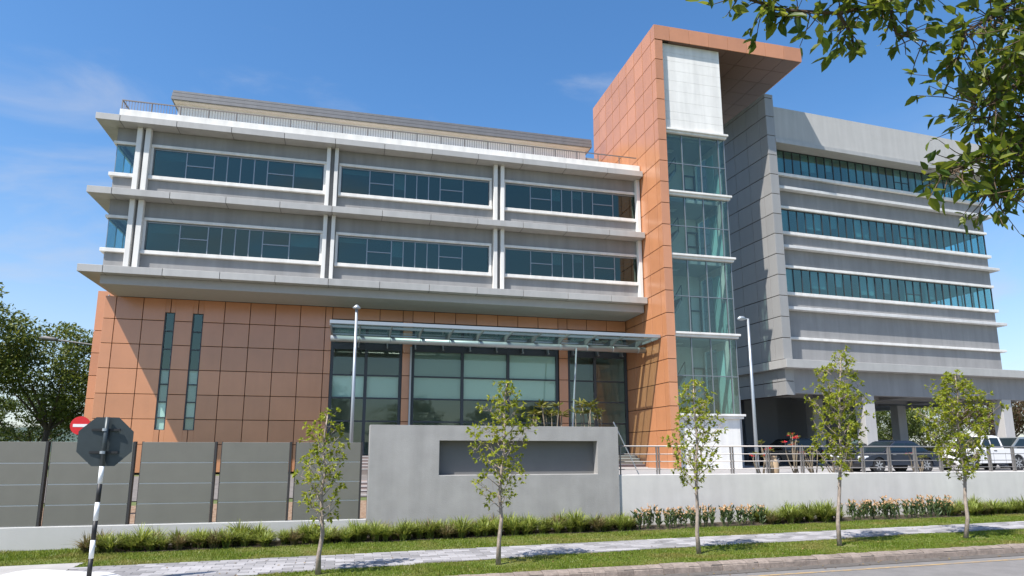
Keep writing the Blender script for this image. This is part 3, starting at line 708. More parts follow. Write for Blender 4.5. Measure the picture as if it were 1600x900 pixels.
# white upper box in boards
GX0, GX1, GY = 17.98, 22.08, 34.02
BZ = [19.42, 20.10, 20.62, 21.30, 22.02, 22.72, 23.40, 24.05, 24.62, 25.22]
for a, b in zip(BZ[:-1], BZ[1:]): tw('white_board', 'white', GX0 + .004, GX1, GY, GY + .06, a + .003, b - .003, ch=.004)
tw('upper_wall', 'white', GX0 + .02, GX1 - .01, GY + .06, 41, 19.44, 25.22)
SL = [19.40, 15.38, 11.45, 6.77, 2.08]
for i, z in enumerate(SL):
    tw('ledge', 'white', GX0 + .003, GX1 + .17, GY - .26, GY + .12, z - .12, z, ch=.012); tw('ledge', 'white', GX0 + .003, GX1 + .09, GY - .16, GY + .12, z - .26, z - .122, ch=.012)
    tw('ledge', 'white', GX1 + .0, GX1 + .17, GY + .121, 39.8, z - .12, z); 
    if i < 5: tw('landing', 'interior', GX0 + .01, GX1 - .12, GY + .9, 40, z - .24, z - .04) if i < 4 else tw('landing', 'interior', GX0 + .01, GX1 - .05, GY + .13, 40, z - .26, z - .05)
for z0, z1 in zip(SL[1:], SL[:-1]):
    zb, zt = z0, z1 - .26; zm = (zb + zt) / 2 - .03
    MX = [GX0 + .01, 19.15, 20.40, 21.65, GX1]
    mb = MB()
    for xq in MX[1:-1]: mb.box(xq - .028, xq + .028, GY, GY + .1, zb, zt)
    mb.box(MX[0], MX[0] + .05, GY, GY + .1, zb, zt).box(GX1 - .05, GX1, GY, GY + .05, zb, zt)
    mb.box(MX[0], GX1, GY + .01, GY + .09, zm - .025, zm + .025).box(MX[0], GX1, GY + .01, GY + .09, zt - .05, zt)
    mb.box(GX1 - .05, GX1, GY + .05, GY + .55, zm - .025, zm + .025)
    tw('side_wall', 'white', GX1 - .14, GX1 - .005, GY + .55, GY + 2.0, zb + .002, zt); tw('side_wall', 'white', GX1 - .14, GX1 - .005, GY + 3.4, 40, zb + .002, zt)
    tw('side_wall', 'white', GX1 - .14, GX1 - .005, GY + 2.0, GY + 3.4, zt - .3, zt)
    fr = sub('curtain_wall', TW, mb, 'frame')
    for a, b in zip(MX[:-1], MX[1:]):
        for c, d in ((zb, zm), (zm, zt)): kid(fr, 'pane', 'glass_tower', a + .03, b - .03, GY + .04, GY + .052, c + .026, d - .026)
    for c, d in ((zb, zm), (zm, zt)): kid(fr, 'pane', 'glass_tower', GX1 - .04, GX1 - .028, GY + .08, GY + .55, c + .026, d - .026)
    kid(fr, 'pane', 'glass_corner', GX1 - .08, GX1 - .068, GY + 2.0, GY + 3.4, zb + .03, zt - .3)
    # stairs inside: two flights and a ceiling lamp, a pale frame at the right
    run = 3.0; 
    mb = MB(); mb.prism([(GX0 + .1, zb + .1), (GX0 + .1, zb + .35), (GX0 + 1.3, zm + .2), (GX0 + 1.3, zm - .1)], 1, GY + 1.2, GY + 2.4); sub('stair_flight', TW, mb, 'interior')
    mb = MB(); mb.prism([(GX0 + .1, zt - .2), (GX0 + .1, zt - .5), (GX0 + 1.2, zm - .15), (GX0 + 1.2, zm + .15)], 1, GY + 2.6, GY + 3.8); sub('stair_flight', TW, mb, 'interior')
    sub('handrail', TW, MB().tube([(GX0 + .1, GY + 1.15, zb + 1.15), (GX0 + 1.3, GY + 1.15, zm + .95)], .03, 6).tube([(GX0 + 1.3, GY + 1.15, zm + .95), (GX0 + 1.3, GY + 1.15, zm)], .03, 6), 'framedark')
    bm_ = MB(); 
    for q in (21.15, 21.88): bm_.box(q - .04, q + .04, 37.45, 37.53, zb, zm + .9)
    bm_.box(21.15, 22.0, 37.45, 37.53, zm + .86, zm + .94).box(21.15, 22.0, 37.45, 37.53, zm - .1, zm - .02); sub('door_frame', TW, bm_, 'framedark')
    tw('side_glass_painted', 'aquabacklit', GX1 - .17, GX1 - .142, GY + 1.15, GY + 1.95, zb + .1, zt - .5); tw('side_glass_painted', 'aquabacklit', GX1 - .17, GX1 - .142, GY + .62, GY + 1.05, zb + .1, zm - .1)  # opaque panels; the bright look of backlit glass is put into their colour
    tw('ceiling_lamp', 'white', 19.3, 19.7, 36.0, 36.4, zt - .05, zt - .005)
    tw('interior_wall', 'white', GX0 + .02, GX1 - .15, 37.6, 37.7, z0, z1 - .25)
tw('base_wall', 'white', GX0 + .002, GX1 - .1, GY, 40, -1.0, 1.818)

# ------------------------------------------------------------------ right office wing (turned 3.6 degrees)
RB = math.radians(3.6023)
RWz = -1.0
RW = thing('office_wing', 'grey office wing on columns with ribbon windows and blank parapet beside the stair tower', 'building', (26.50, 35.68, 0), RB)
def rw(name, m, *a, ch=0.0): return bx(name, RW, m, *a, ch=ch)
U1 = 19.95; DEP = 15.0
# end wall: front pier and left face in panels
PZ = [23.88, 23.58, 22.24] + [22.24 - 1.379 * k for k in range(1, 14)]
PZ = [z for z in PZ if z > 3.6] + [3.43]
rw('pier_core', 'backing', .04, .58, .04, DEP, 3.45, 23.84)
PY = [0, .75, 2.1, 3.55, 5.0, 6.5, 8.0, 9.6, 11.2, 13.0, DEP]
for j in range(len(PZ) - 1):
    rw('pier_panel', 'pierpanel', .001, .62, 0, .04, PZ[j + 1] + .022, PZ[j] - .022, ch=.006)
    for a, b in zip(PY[:-1], PY[1:]): rw('pier_panel', 'pierpanel', -.045, -.001, a + (.008 if a else 0), b - .016, PZ[j + 1] + .022, PZ[j] - .022, ch=.006)
W0 = 0.62; R = 0.9
rw('parapet_wall', 'lightgreywall', W0, U1, .06, .4, 20.7, 23.05)
rw('parapet_ledge', 'alu', W0, U1 + .1, -.04, .42, 20.42, 20.698)
rw('top_soffit', 'soffit', W0, U1, .42, 1.3, 20.44, 20.6)
rw('roof_slab', 'lightgreywall', W0, U1, .4, DEP, 20.75, 20.95)
rw('parapet_wall', 'lightgreywall', U1 - .3, U1 - .001, .41, DEP, 20.7, 23.04)
def f(z): return z * 1.0265
STR = [(18.27, 19.80), (14.14, 15.71), (10.06, 11.67)]
# spandrels between the window strips
sp = [(f(16.92), f(18.0)), (f(15.71), f(16.92)), (f(12.88), f(13.93)), (f(11.67), f(12.88)), (f(8.84), f(9.87)), (f(6.95), f(8.84)), (5.62, f(6.95))]
for a, b in sp: rw('spandrel_wall', 'greywall', W0, U1, R, R + .3, a + .002, b)
for z in (18.19, 14.12, 10.04):
    rw('window_sill', 'white', W0, U1 + .18, R - .2, R + .2, f(z) - .2, f(z), ch=.012)
for z in (15.89, 11.84):
    rw('window_head', 'white', W0, U1 + .1, R - .14, R + .2, f(z) - .17, f(z), ch=.012)
for k, z in enumerate((17.18, 13.14, 9.06)):
    rw('ledge', 'ledgegrey', W0, U1 + .55, R - .42, R - .003, f(z) - .22, f(z) - .02, ch=.014); rw('ledge', 'ledgegrey', U1 + .003, U1 + .55, R, DEP, f(z) - .22, f(z) - .02)
rw('ledge', 'white', W0, U1 + .45, R - .2, R - .003, f(7.11) - .16, f(7.11), ch=.012); rw('ledge', 'white', U1 + .003, U1 + .45, R, DEP, f(7.11) - .16, f(7.11))
NP = 28; pw = (U1 - W0) / NP
for wi, (zb, zt) in enumerate(STR):
    zb, zt = f(zb) - .0, (20.44 if wi == 0 else f(zt) + .01)
    mb = MB()
    for i in range(NP + 1): xq = W0 + i * pw; mb.box(xq - .022, xq + .022, R + .02, R + .12, zb, zt)
    mb.box(W0, U1, R + .03, R + .11, zb - .02, zb + .04).box(W0, U1, R + .03, R + .11, zt - .05, zt)
    for k in (16, 17): mb.box(W0 + k * pw + .01, W0 + (k + 1) * pw - .01, R + .03, R + .11, zb + .62, zb + .66)
    for k in range(16): mb.box(U1 - .12, U1 - .02, R + .5 + k * .9, R + .55 + k * .9, zb, zt)
    mb.box(U1 - .12, U1 - .02, R + .10, R + 14.1, zb - .02, zb + .03)
    fr = sub('ribbon_window', RW, mb, 'framedark')
    gm = 'glass_ribbon'
    for i in range(NP): kid(fr, 'pane', gm, W0 + i * pw + .023, W0 + (i + 1) * pw - .023, R + .06, R + .072, zb + .04, zt - .05)
    for k in range(15): kid(fr, 'pane', 'glass_corner', U1 - .07, U1 - .058, R + .55 + k * .9, R + .5 + (k + 1) * .9, zb + .04, zt - .02)
    kid(fr, 'pane', 'glass_corner', U1 - .07, U1 - .058, R + .13, R + .5, zb + .04, zt - .02)
    rw('interior_floor', 'interiordark', W0, U1 - .15, R + .31, DEP - .1, zb - .75, zb - .55); rw('interior_ceiling', 'interior', W0, U1 - .15, R + .31, DEP - .1, zt + .02, zt + .08)
    rw('interior_wall', 'interior', W0, 15.4, 7.5, 7.6, zb - .55, zt + .02)
    for q in (4.5, 9.5, 14.5): rw('interior_column', 'interior', q, q + .45, R + 1.0, R + 1.45, zb - .55, zt + .02)
    for q in range(7): rw('roller_blind', 'blindteal', W0 + (q * 3 + 1) * pw + .03, W0 + (q * 3 + 2 + (q % 2)) * pw - .03, R + .2, R + .22, zb + (.2 + .13 * ((q * 7) % 5)), zt - .06)
# end face on the right
for a, b in sp: rw('end_wall', 'greywall', U1 - .3, U1 - .001, R + .301, DEP, a + .002, b)
rw('rear_wall', 'greywall', .6, U1, DEP, DEP + .3, 3.6, 20.9)
# transfer slab, beam, soffit
rw('transfer_slab', 'alu', -.40, U1 + 1.6, -.62, DEP, 5.09, 5.615, ch=.015)
rw('transfer_beam', 'greywall', .0, U1 + 1.3, .045, .6, 3.57, 5.088); rw('transfer_beam', 'greywall', U1 + .9, U1 + 1.295, .61, DEP, 3.57, 5.088)
rw('soffit', 'ceiling', .05, U1 + .9, .605, DEP, 4.3, 5.0)
for k in range(5): rw('ceiling_beam', 'ceiling', .05, U1 + .9, 1.8 + k * 2.9, 2.3 + k * 2.9, 3.75, 4.298)
for k in range(3): rw('ceiling_beam', 'ceiling', 6.2 + k * 6, 6.8 + k * 6, .62, DEP, 3.72, 4.297)
for u, v in ((6.0, .06), (18.3, .06), (6.4, 5.0), (12.2, 9.5), (6.3, 12.5), (18.6, 9.0)):
    rw('column', 'lightgreywall', u, u + .9, v, v + .75, RWz, 3.72, ch=.02)
rw('column', 'lightgreywall', -3.25, -2.55, 1.2, 2.0, RWz, 3.42, ch=.02)
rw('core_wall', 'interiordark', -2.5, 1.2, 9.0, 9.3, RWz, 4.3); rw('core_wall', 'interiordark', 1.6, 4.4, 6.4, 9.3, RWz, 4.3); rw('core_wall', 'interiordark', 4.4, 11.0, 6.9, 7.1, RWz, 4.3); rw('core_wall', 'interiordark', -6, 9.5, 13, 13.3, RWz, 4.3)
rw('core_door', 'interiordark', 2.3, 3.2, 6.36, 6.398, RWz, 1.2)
rw('ground_slab', 'platform', -4, U1 + 3, -1, DEP + 2, -1.2, RWz + .034)

# entrance steps
ST = root('entrance_steps', 'brown entrance steps with pale edges in front of the lobby glazing', 'steps', (8, 37, -1.1))
for k in range(5):
    y1 = 39.25; y0 = 38.2 - k * .36
    bx('step', ST, 'step', -1.3, 17.42, y0, y1 - k * .002, -1.25 + .0, -.27 - k * .165); bx('nosing', ST, 'nosing', -1.3, 17.42, y0 - .012, y0 - .001, -.31 - k * .165, -.272 - k * .165)
S2 = root('garden_steps', 'brown steps with pale edges seen in the gap left of the grey sign wall', 'steps', (1.2, 25, -2.2))
for k in range(8):
    bx('step', S2, 'step', .35, 3.2, 24.2 + k * .42, 28.2, -2.4, -2.12 + k * .135); bx('nosing', S2, 'nosing', .35, 3.2, 24.188 + k * .42, 24.199 + k * .42, -2.17 + k * .135, -2.122 + k * .135)

# ------------------------------------------------------------------ boundary walls, fence, railing
SW = root('sign_wall', 'tall plain grey rendered wall with a dark recessed blank sign panel', 'wall', (4.5, 20.1, -2.6))
sx0, sx1, sy0, sy1, sz0, sz1 = .64, 8.44, 19.92, 20.50, -2.62, .76
rx0, rx1, rz0, rz1 = 2.70, 7.72, -.71, .31
mb = MB()
O = [(sx0, sz0), (sx1, sz0), (sx1, sz1), (sx0, sz1)]; I = [(rx0, rz0), (rx1, rz0), (rx1, rz1), (rx0, rz1)]
V = [(x, sy0, z) for x, z in O] + [(x, sy0, z) for x, z in I] + [(x, sy0 + .36, z) for x, z in I] + [(x, sy1, z) for x, z in O]
mb.add(V, [(0, 1, 5, 4), (1, 2, 6, 5), (2, 3, 7, 6), (3, 0, 4, 7)] + [(4 + i, 4 + (i + 1) % 4, 8 + (i + 1) % 4, 8 + i) for i in range(4)]
       + [(i, 12 + i, 12 + (i + 1) % 4, (i + 1) % 4) for i in range(4)] + [(15, 14, 13, 12)])
wo = sub('wall_body', SW, mb, 'signwall')
bv = wo.modifiers.new('edge', 'BEVEL'); bv.width = .012; bv.segments = 2; bv.limit_method = 'ANGLE'
bx('sign_panel', SW, 'signwallshaded', rx0 + .001, rx1 - .001, sy0 + .345, sy0 + .358, rz0 + .001, rz1 - .001)
def wallobj(name, label, m, x0, x1, y0, y1, z0, z1):
    o = bx(name, None, m, x0, x1, y0, y1, z0, z1, ch=.015); return meta(o, label, 'wall')
wallobj('retaining_wall', 'long pale grey retaining wall under the car park railing', 'retwall', 8.45, 62, 20.0, 20.25, -2.7, -.75)
wallobj('low_wall', 'low pale grey base wall under the dark panel fence', 'basewall', -34, .636, 20.0, 20.26, -2.8, -1.925)
FE = root('panel_fence', 'dark grey panel fence of wide boards with narrow gaps on the low wall', 'fence', (-4, 20.1, -1.92))
FP = [(-16.6, -14.3), (-14.1, -12.1), (-11.9, -9.95), (-9.78, -7.70), (-7.56, -5.62), (-5.39, -3.57), (-3.37, -1.58), (-1.39, .40)]
FZ = [-1.92, -1.39, -.86, -.31, .25]
for a, b in FP:
    bk = bx('panel', FE, 'fencejoint', a + .01, b - .01, 20.045, 20.10, -1.92, .24)
    for c, d in zip(FZ[:-1], FZ[1:]): kid(bk, 'board', 'fence', a, b, 20.035, 20.044, c + .012, d - .012, ch=.004)
    bx('post', FE, 'darkmetal', b + .003, b + .055, 20.04, 20.20, -1.922, .255); bx('post', FE, 'darkmetal', a - .03, a - .003, 20.09, 20.20, -1.922, .255)
RL = root('car_park_railing', 'brown steel railing with paired posts along the top of the retaining wall', 'railing', (20, 20.12, -.75))
X0, X1 = 8.47, 45.0
for z, r_ in ((.155, .024), (-.10, .014), (-.34, .014), (-.585, .014)): sub('rail', RL, MB().tube([(X0 + (0 if z > 0 else .02), 20.12, z), (X1, 20.12, z)], r_, 8), 'railsteel', smooth=True)
x = X0 + .02
while x < X1:
    bx('post', RL, 'railsteel', x - .012, x + .012, 20.085, 20.155, -.75, .14); bx('post', RL, 'railsteel', x + .075, x + .099, 20.085, 20.155, -.75, .14); x += 1.36 if x < 16 else 1.13
o = MB().tube([(8.55, 20.55, .95), (9.5, 20.55, -.95)], .02, 8).build('leaning_bar', 'galv'); meta(o, 'thin pale metal bar leaning from the sign wall to the railing', 'bar')

# ------------------------------------------------------------------ signs, poles
OS = root('octagonal_sign', 'back of an octagonal traffic sign on a leaning black and white striped pole', 'traffic sign', (-4.43, 14.1, -2.255))
ca = math.atan2(4.43, 14.1)
mb = MB(); R8 = .455 / math.cos(math.pi / 8)
P8 = [(R8 * math.cos(math.pi / 8 + k * math.pi / 4), R8 * math.sin(math.pi / 8 + k * math.pi / 4)) for k in range(8)]
mb.prism(P8, 1, -.004, .004)
pl = mb.build('sign_plate', 'signback', OS, (0, -.02, 2.43), (0, .0, .12))
for dz in (.22, -.2): bx('brace', OS, 'black', -4.43 - .24, -4.43 + .24, 14.03, 14.07, .175 + dz - .02, .175 + dz + .02)
zz = [-2.255, -1.925, -1.60, -1.26, -.93, -.60, -.28]; lean = lambda z: -4.435 + (z + 2.255) * .0085
for i in range(6):
    sub('pole_band', OS, MB().tube([(lean(zz[i]), 14.0, zz[i]), (lean(zz[i + 1]), 14.0, zz[i + 1])], .041, 12), 'black' if i % 2 == 0 else 'signwhite', smooth=True)
sub('pole_top', OS, MB().tube([(lean(-.28), 14.0, -.28), (lean(.62), 14.0, .63)], .041, 12), 'signback', smooth=True)
for dz in (.22, -.2): sub('clamp', OS, MB().tube([(-4.43, 14.0, .175 + dz - .025), (-4.43, 14.0, .175 + dz + .025)], .052, 12), 'galv')
NE = root('no_entry_sign', 'round red no entry sign with white bar behind the panel fence', 'traffic sign', (-7.98, 23.0, -2.2))
sub('pole', NE, MB().tube([(-7.93, 23.05, -2.3), (-7.97, 23.05, 1.0)], .03, 10), 'galv')
def disc(r, y0, y1, n=28): return MB().prism([(r * math.cos(2 * math.pi * k / n), r * math.sin(2 * math.pi * k / n)) for k in range(n)], 1, y0, y1)
dd = disc(.28, -.004, .004).build('sign_disc', 'red', NE, (.01, -.02, 2.97)); MB().box(-.2, .2, -.009, -.0045, -.045, .045).build('white_bar', 'signwhite', dd)
FPz = root('flagpole', 'slim grey flagpole with mushroom cap in front of the canopy', 'flagpole', (.17, 28, -1.15))
FPz.location.z = -1.25
sub('pole', FPz, MB().tube([(.17, 28, -1.25 + 0), (.17, 28, 2), (.16, 28, 5.95)], [.085, .07, .055], 12), 'galv', smooth=True)
FPz['o'] = (.17, 28, -1.15); FPz.location.z = -1.15
sub('cap', FPz, MB().lathe([(.05, 5.9), (.16, 5.93), (.17, 5.97), (.06, 6.08), (.02, 6.1)], 14, (.16, 28, 0)), 'galv', smooth=True)
SLm = root('street_lamp', 'grey street lamp with oval head beside the glazed stair tower', 'street lamp', (17.0, 25.2, -.97))
sub('pole', SLm, MB().tube([(17.0, 25.2, -.97), (17.0, 25.2, 2), (17.0, 25.2, 5.76)], [.08, .068, .05], 12), 'galv', smooth=True)
sub('arm', SLm, MB().tube([(17.0, 25.2, 5.74), (16.78, 25.2, 5.76)], .035, 8), 'galv')
sub('lamp_head', SLm, MB().tube([(16.86, 25.2, 5.75), (16.76, 25.2, 5.77), (16.6, 25.2, 5.76), (16.48, 25.2, 5.72)], [.05, .095, .10, .03], 10), 'galv', smooth=True)
S3 = root('street_lamp', 'road lamp with long curved arm among the trees behind the left wing', 'street lamp', (-15.2, 48, -1.25))
sub('pole', S3, MB().tube([(-15.2, 48, -1.25), (-15.2, 48, 5.5), (-15.6, 48, 6.5), (-16.4, 48, 6.85)], [.12, .09, .07, .06], 10), 'lampgrey', smooth=True)
sub('arm', S3, MB().tube([(-16.4, 48, 6.85), (-18.6, 48, 7.1)], .06, 8), 'lampgrey')
sub('lamp_head', S3, MB().tube([(-18.5, 48, 7.1), (-18.7, 48, 7.12), (-19.3, 48, 7.2), (-19.6, 48, 7.2)], [.06, .14, .15, .04], 10), 'lampgrey', smooth=True)

# ------------------------------------------------------------------ foliage helpers
def leaf_mesh(name, items, m, detail=True):
    """items: (pos, dir, normal, length, width)"""
    V = []; F = []
    for p, d, nrm, L, W in items:
        d = d.normalized(); s = d.cross(nrm)
        if s.length < 1e-4: s = d.orthogonal()
        s.normalize(); nn = s.cross(d).normalized(); b = len(V)
        if detail:
            V += [p, p + d * L * .3 - s * W * .46 + nn * W * .16, p + d * L * .68 - s * W * .36 + nn * W * .13 - nn * L * .03, p + d * L - nn * L * .10,
                  p + d * L * .68 + s * W * .36 + nn * W * .13 - nn * L * .03, p + d * L * .3 + s * W * .46 + nn * W * .16]
            F += [(b, b + 3, b + 2, b + 1), (b, b + 5, b + 4, b + 3)]
        else:
            V += [p, p + d * L * .45 - s * W * .5 + nn * W * .12, p + d * L, p + d * L * .45 + s * W * .5 + nn * W * .12]
            F += [(b, b + 2, b + 1), (b, b + 3, b + 2)]
    me = bpy.data.meshes.new(name); me.from_pydata([tuple(v) for v in V], [], F); me.update(); me.materials.append(MATS[m])
    return me
def rv(r): 
    while True:
        v = Vector((r.uniform(-1, 1), r.uniform(-1, 1), r.uniform(-1, 1)))
        if .05 < v.length < 1: return v.normalized()
UP = Vector((0, 0, 1))
def rosette(r, p, d, n, L, W, out, spread=.9):
    for k in range(n):
        q = rv(r); q = (q - d * q.dot(d)); 
        if q.length < .05: continue
        dd = (d * r.uniform(.2, .9) + q.normalized() * spread - UP * r.uniform(0, .25)).normalized()
        out.append((p + dd * L * .1, dd, (UP * 1.0 + rv(r) * .6).normalized(), L * r.uniform(.7, 1.2), W * r.uniform(.8, 1.15)))

# ------------------------------------------------------------------ young street trees
def young_tree(label, x, y, H, wid, lean, seed, dens=1.0, low=.30):
    r = random.Random(seed); z0 = gz(x) - .02
    T = root('young_tree', label, 'tree', (x, y, z0), group='young trees along the grass verge')
    top = Vector((x + lean, y, z0 + H)); base = Vector((x, y, z0))
    pts = [base]; 
    for k in range(1, 9):
        t = k / 8; pts.append(base.lerp(top, t) + Vector((r.uniform(-1, 1), r.uniform(-1, 1), 0)) * .05 * (1 if k < 8 else 0))
    R_ = [.046 * (1 - .82 * (k / 8)) + .004 for k in range(9)]; R_[0] = .060
    sub('trunk', T, MB().tube(pts, R_, 8), 'bark_young', smooth=True)
    bm_ = MB(); leaves = []
    def at(t): f_ = t * 8; i = min(7, int(f_)); return pts[i].lerp(pts[i + 1], f_ - i)
    nb = int(36 * dens); ang = r.uniform(0, 6)
    for b in range(nb):
        t = low + (1 - low) * (b + r.uniform(-.3, .3)) / nb; t = max(low, min(.985, t)); ang += 2.4 + r.uniform(-.4, .4)
        s = (t - low) / (1 - low)
        prof = (.55 + 1.1 * s) if s < .38 else (.97 * (1 - s) / .62) ** .8
        ln = wid / 2 * max(.14, prof) * r.uniform(.75, 1.15)
        dirv = Vector((math.cos(ang), math.sin(ang), r.uniform(.55, 1.0))).normalized()
        p0 = at(t); p1 = p0 + dirv * ln * .5; p2 = p1 + (dirv + Vector((0, 0, .25)) + rv(r) * .3).normalized() * ln * .65
        rb = .014 * (1 - .6 * s); bm_.tube([p0, p1, p2], [rb, rb * .7, .003], 5, caps=False)
        tw_ = [(p2, (p2 - p1).normalized())]
        for q in range(max(2, int(7.5 * ln / .5 * dens))):
            u = r.uniform(.3, 1.0); pb_ = p0.lerp(p1, u * 2) if u < .5 else p1.lerp(p2, u * 2 - 1)
            d2 = (dirv * .5 + rv(r)).normalized(); l2 = r.uniform(.08, .24); pe = pb_ + d2 * l2
            bm_.tube([pb_, pe], [.005, .0025], 4, caps=False); tw_.append((pe, d2))
        for pe, d2 in tw_: rosette(r, pe, d2, r.randint(6, 11), .088, .046, leaves)
    rosette(r, top, UP, 9, .09, .044, leaves)
    for k in range(3):
        p0 = at(r.uniform(low * .8, low)); d = Vector((r.uniform(-1, 1), r.uniform(-1, 1), .6)).normalized(); bm_.tube([p0, p0 + d * .12], [.012, .006], 5)
    sub('branches', T, bm_, 'bark_young')
    o = off(T); leaves = [(p - o, d, n_, L, W) for p, d, n_, L, W in leaves]
    obj('crown', leaf_mesh('crown', leaves, 'leaf_young'), None, T)
young_tree('slender young tree before the dark fence, leftmost and shortest of its row', -.45, 14.35, 3.2, 1.45, .04, 11, .85)
young_tree('young tree standing in front of the dark recessed sign panel', 3.25, 14.35, 3.9, 1.6, .18, 12, 1.0)
young_tree('young tree in front of the white stair tower base', 8.0, 14.35, 4.0, 1.75, .08, 13, .95, .36)
young_tree('tallest young tree, between the red flowering shrubs and the dark sedan', 11.85, 14.4, 4.85, 1.95, .55, 14, 1.15, .34)
young_tree('bushy young tree in front of the white pickup, rightmost of its row', 15.75, 14.45, 4.3, 2.35, .3, 15, 1.35, .33)

# ------------------------------------------------------------------ large trees
def big_tree_meshes(seed, H, rad, n_clump, per, leaf, flat=.55, trunk_r=.22):
    r = random.Random(seed); tr = MB(); P = []
    hb = H * r.uniform(.28, .36); p = Vector((0, 0, 0)); tp = [p, Vector((r.uniform(-.1, .1), r.uniform(-.1, .1), hb * .5)), Vector((r.uniform(-.25, .25), r.uniform(-.25, .25), hb))]
    tr.tube(tp, [trunk_r * 1.25, trunk_r, trunk_r * .85], 9)
    ends = []
    nl = r.randint(6, 8)
    for k in range(nl):
        a = 2 * math.pi * k / nl + r.uniform(-.3, .3); e = r.uniform(.35, 1.0)
        q1 = tp[2] + Vector((math.cos(a) * rad * .35, math.sin(a) * rad * .35, (H - hb) * .3 * e + .3)); q2 = q1 + Vector((math.cos(a) * rad * .35, math.sin(a) * rad * .35, (H - hb) * .32 * e))
        tr.tube([tp[2] - Vector((0, 0, .2)), q1, q2], [trunk_r * .5, trunk_r * .33, trunk_r * .16], 7, caps=False)
        for j in range(4):
            d = Vector((math.cos(a + r.uniform(-1, 1)), math.sin(a + r.uniform(-1, 1)), r.uniform(-.1, .8))); s_ = q1.lerp(q2, r.uniform(.2, 1)); e_ = s_ + d * rad * r.uniform(.2, .42)
            tr.tube([s_, (s_ + e_) / 2 + rv(r) * .15, e_], [trunk_r * .18, trunk_r * .1, .02], 5, caps=False); ends.append(e_)
    items = []
    c0 = Vector((0, 0, hb + (H - hb) * .5))
    for k in range(n_clump):
        if k < len(ends): c = ends[k]
        else:
            v = rv(r); rr = r.uniform(.35, 1.0) ** .5
            c = c0 + Vector((v.x * rad * rr, v.y * rad * rr, v.z * (H - hb) * .5 * rr))
            if c.z < hb + .2 * (H - hb) and r.random() < .5: continue
        cs = rad * r.uniform(.13, .26)
        for q in range(per):
            v = rv(r); pp = c + Vector((v.x, v.y, v.z * flat)) * cs * r.uniform(.3, 1.0) ** .6
            d = (v * .7 + rv(r) * .6 - UP * .15).normalized()
            items.append((pp, d, (UP + rv(r) * .7).normalized(), leaf * r.uniform(.7, 1.3), leaf * .5 * r.uniform(.8, 1.2)))
    return tr, items
def tree_variant(seed, H, rad, n_clump, per, leaf, m, **k):
    tr, items = big_tree_meshes(seed, H, rad, n_clump, per, leaf, **k)
    tm = tr.mesh('trunk', True); tm.materials.append(MATS['bark'])
    return tm, leaf_mesh('crown', items, m, detail=False)
VA = tree_variant(21, 11.5, 4.6, 150, 85, .28, 'leaf_bg2')
VB = tree_variant(22, 12.0, 4.2, 150, 80, .26, 'leaf_bg')
VC = tree_variant(23, 8.5, 4.4, 130, 85, .26, 'leaf_bg', flat=.4)
VD = tree_variant(24, 8.0, 3.6, 110, 75, .24, 'leaf_red')
def put_tree(v, label, x, y, z, rz, s=1.0, group=None):
    T = thing('tree', label, 'tree', (x, y, z), rz, group); T.scale = (s, s, s)
    obj('trunk', v[0], None, T); obj('crown', v[1], None, T)
put_tree(VA, 'airy spreading green tree at the left picture edge', -26.3, 52, -1.3, .4, 1.12)
put_tree(VA, 'green tree behind the round no entry sign', -21.3, 55, -1.6, 2.0, .95)
put_tree(VB, 'dense dark green tree beside the left corner of the orange wall', -18.6, 57, -1.6, 1.0, .90)
put_tree(VB, 'low dark tree partly hidden behind the orange panelled corner', -15.8, 60, -1.3, 3.0, .86)
put_tree(VC, 'low dark bushy tree under the airy tree at the left edge', -25.0, 62, -2.6, 3.0, .9)
BG = 'trees behind the open car park level'
put_tree(VC, 'flat topped green tree seen under the right wing between the columns', 53, 64, -2.3, .3, 1.0, BG)
put_tree(VC, 'dark green tree seen under the right wing just above the sedan roof', 58, 62, -2.6, 2.2, .95, BG)
put_tree(VA, 'green tree behind the white pickup under the right wing', 64, 62, -2.6, 1.2, .72, BG)
put_tree(VD, 'reddish brown tree behind the rightmost column', 68, 58, -1.3, 1.0, 1.05, BG)
put_tree(VD, 'reddish tree at the right picture edge beyond the car park', 74, 60, -1.3, 2.6, 1.0, BG)
put_tree(VB, 'dark tree deep in the shade behind the parked black cars', 47, 66, -2.0, 2.6, .62, BG)
put_tree(VB, 'farther green tree filling the gap above the parked cars', 62, 76, -2.6, 1.6, .8, BG)
put_tree(VA, 'farther pale green tree right of the middle column', 74, 80, -2.6, 1.6, .85, BG)
put_tree(VB, 'tree across the road reflected in the left lobby window', -4, -22, -2.6, 1.6, 1.05, 'trees across the road seen in the lobby glass')
put_tree(VA, 'tree across the road reflected in the middle lobby window', 10, -26, -2.6, .6, .95, 'trees across the road seen in the lobby glass')
put_tree(VB, 'tree across the road reflected in the right lobby window', 20, -24, -2.6, 2.6, .8, 'trees across the road seen in the lobby glass')
put_tree(VA, 'tree across the road reflected beside the lobby pier', 30, -27, -2.6, 1.1, .9, 'trees across the road seen in the lobby glass')

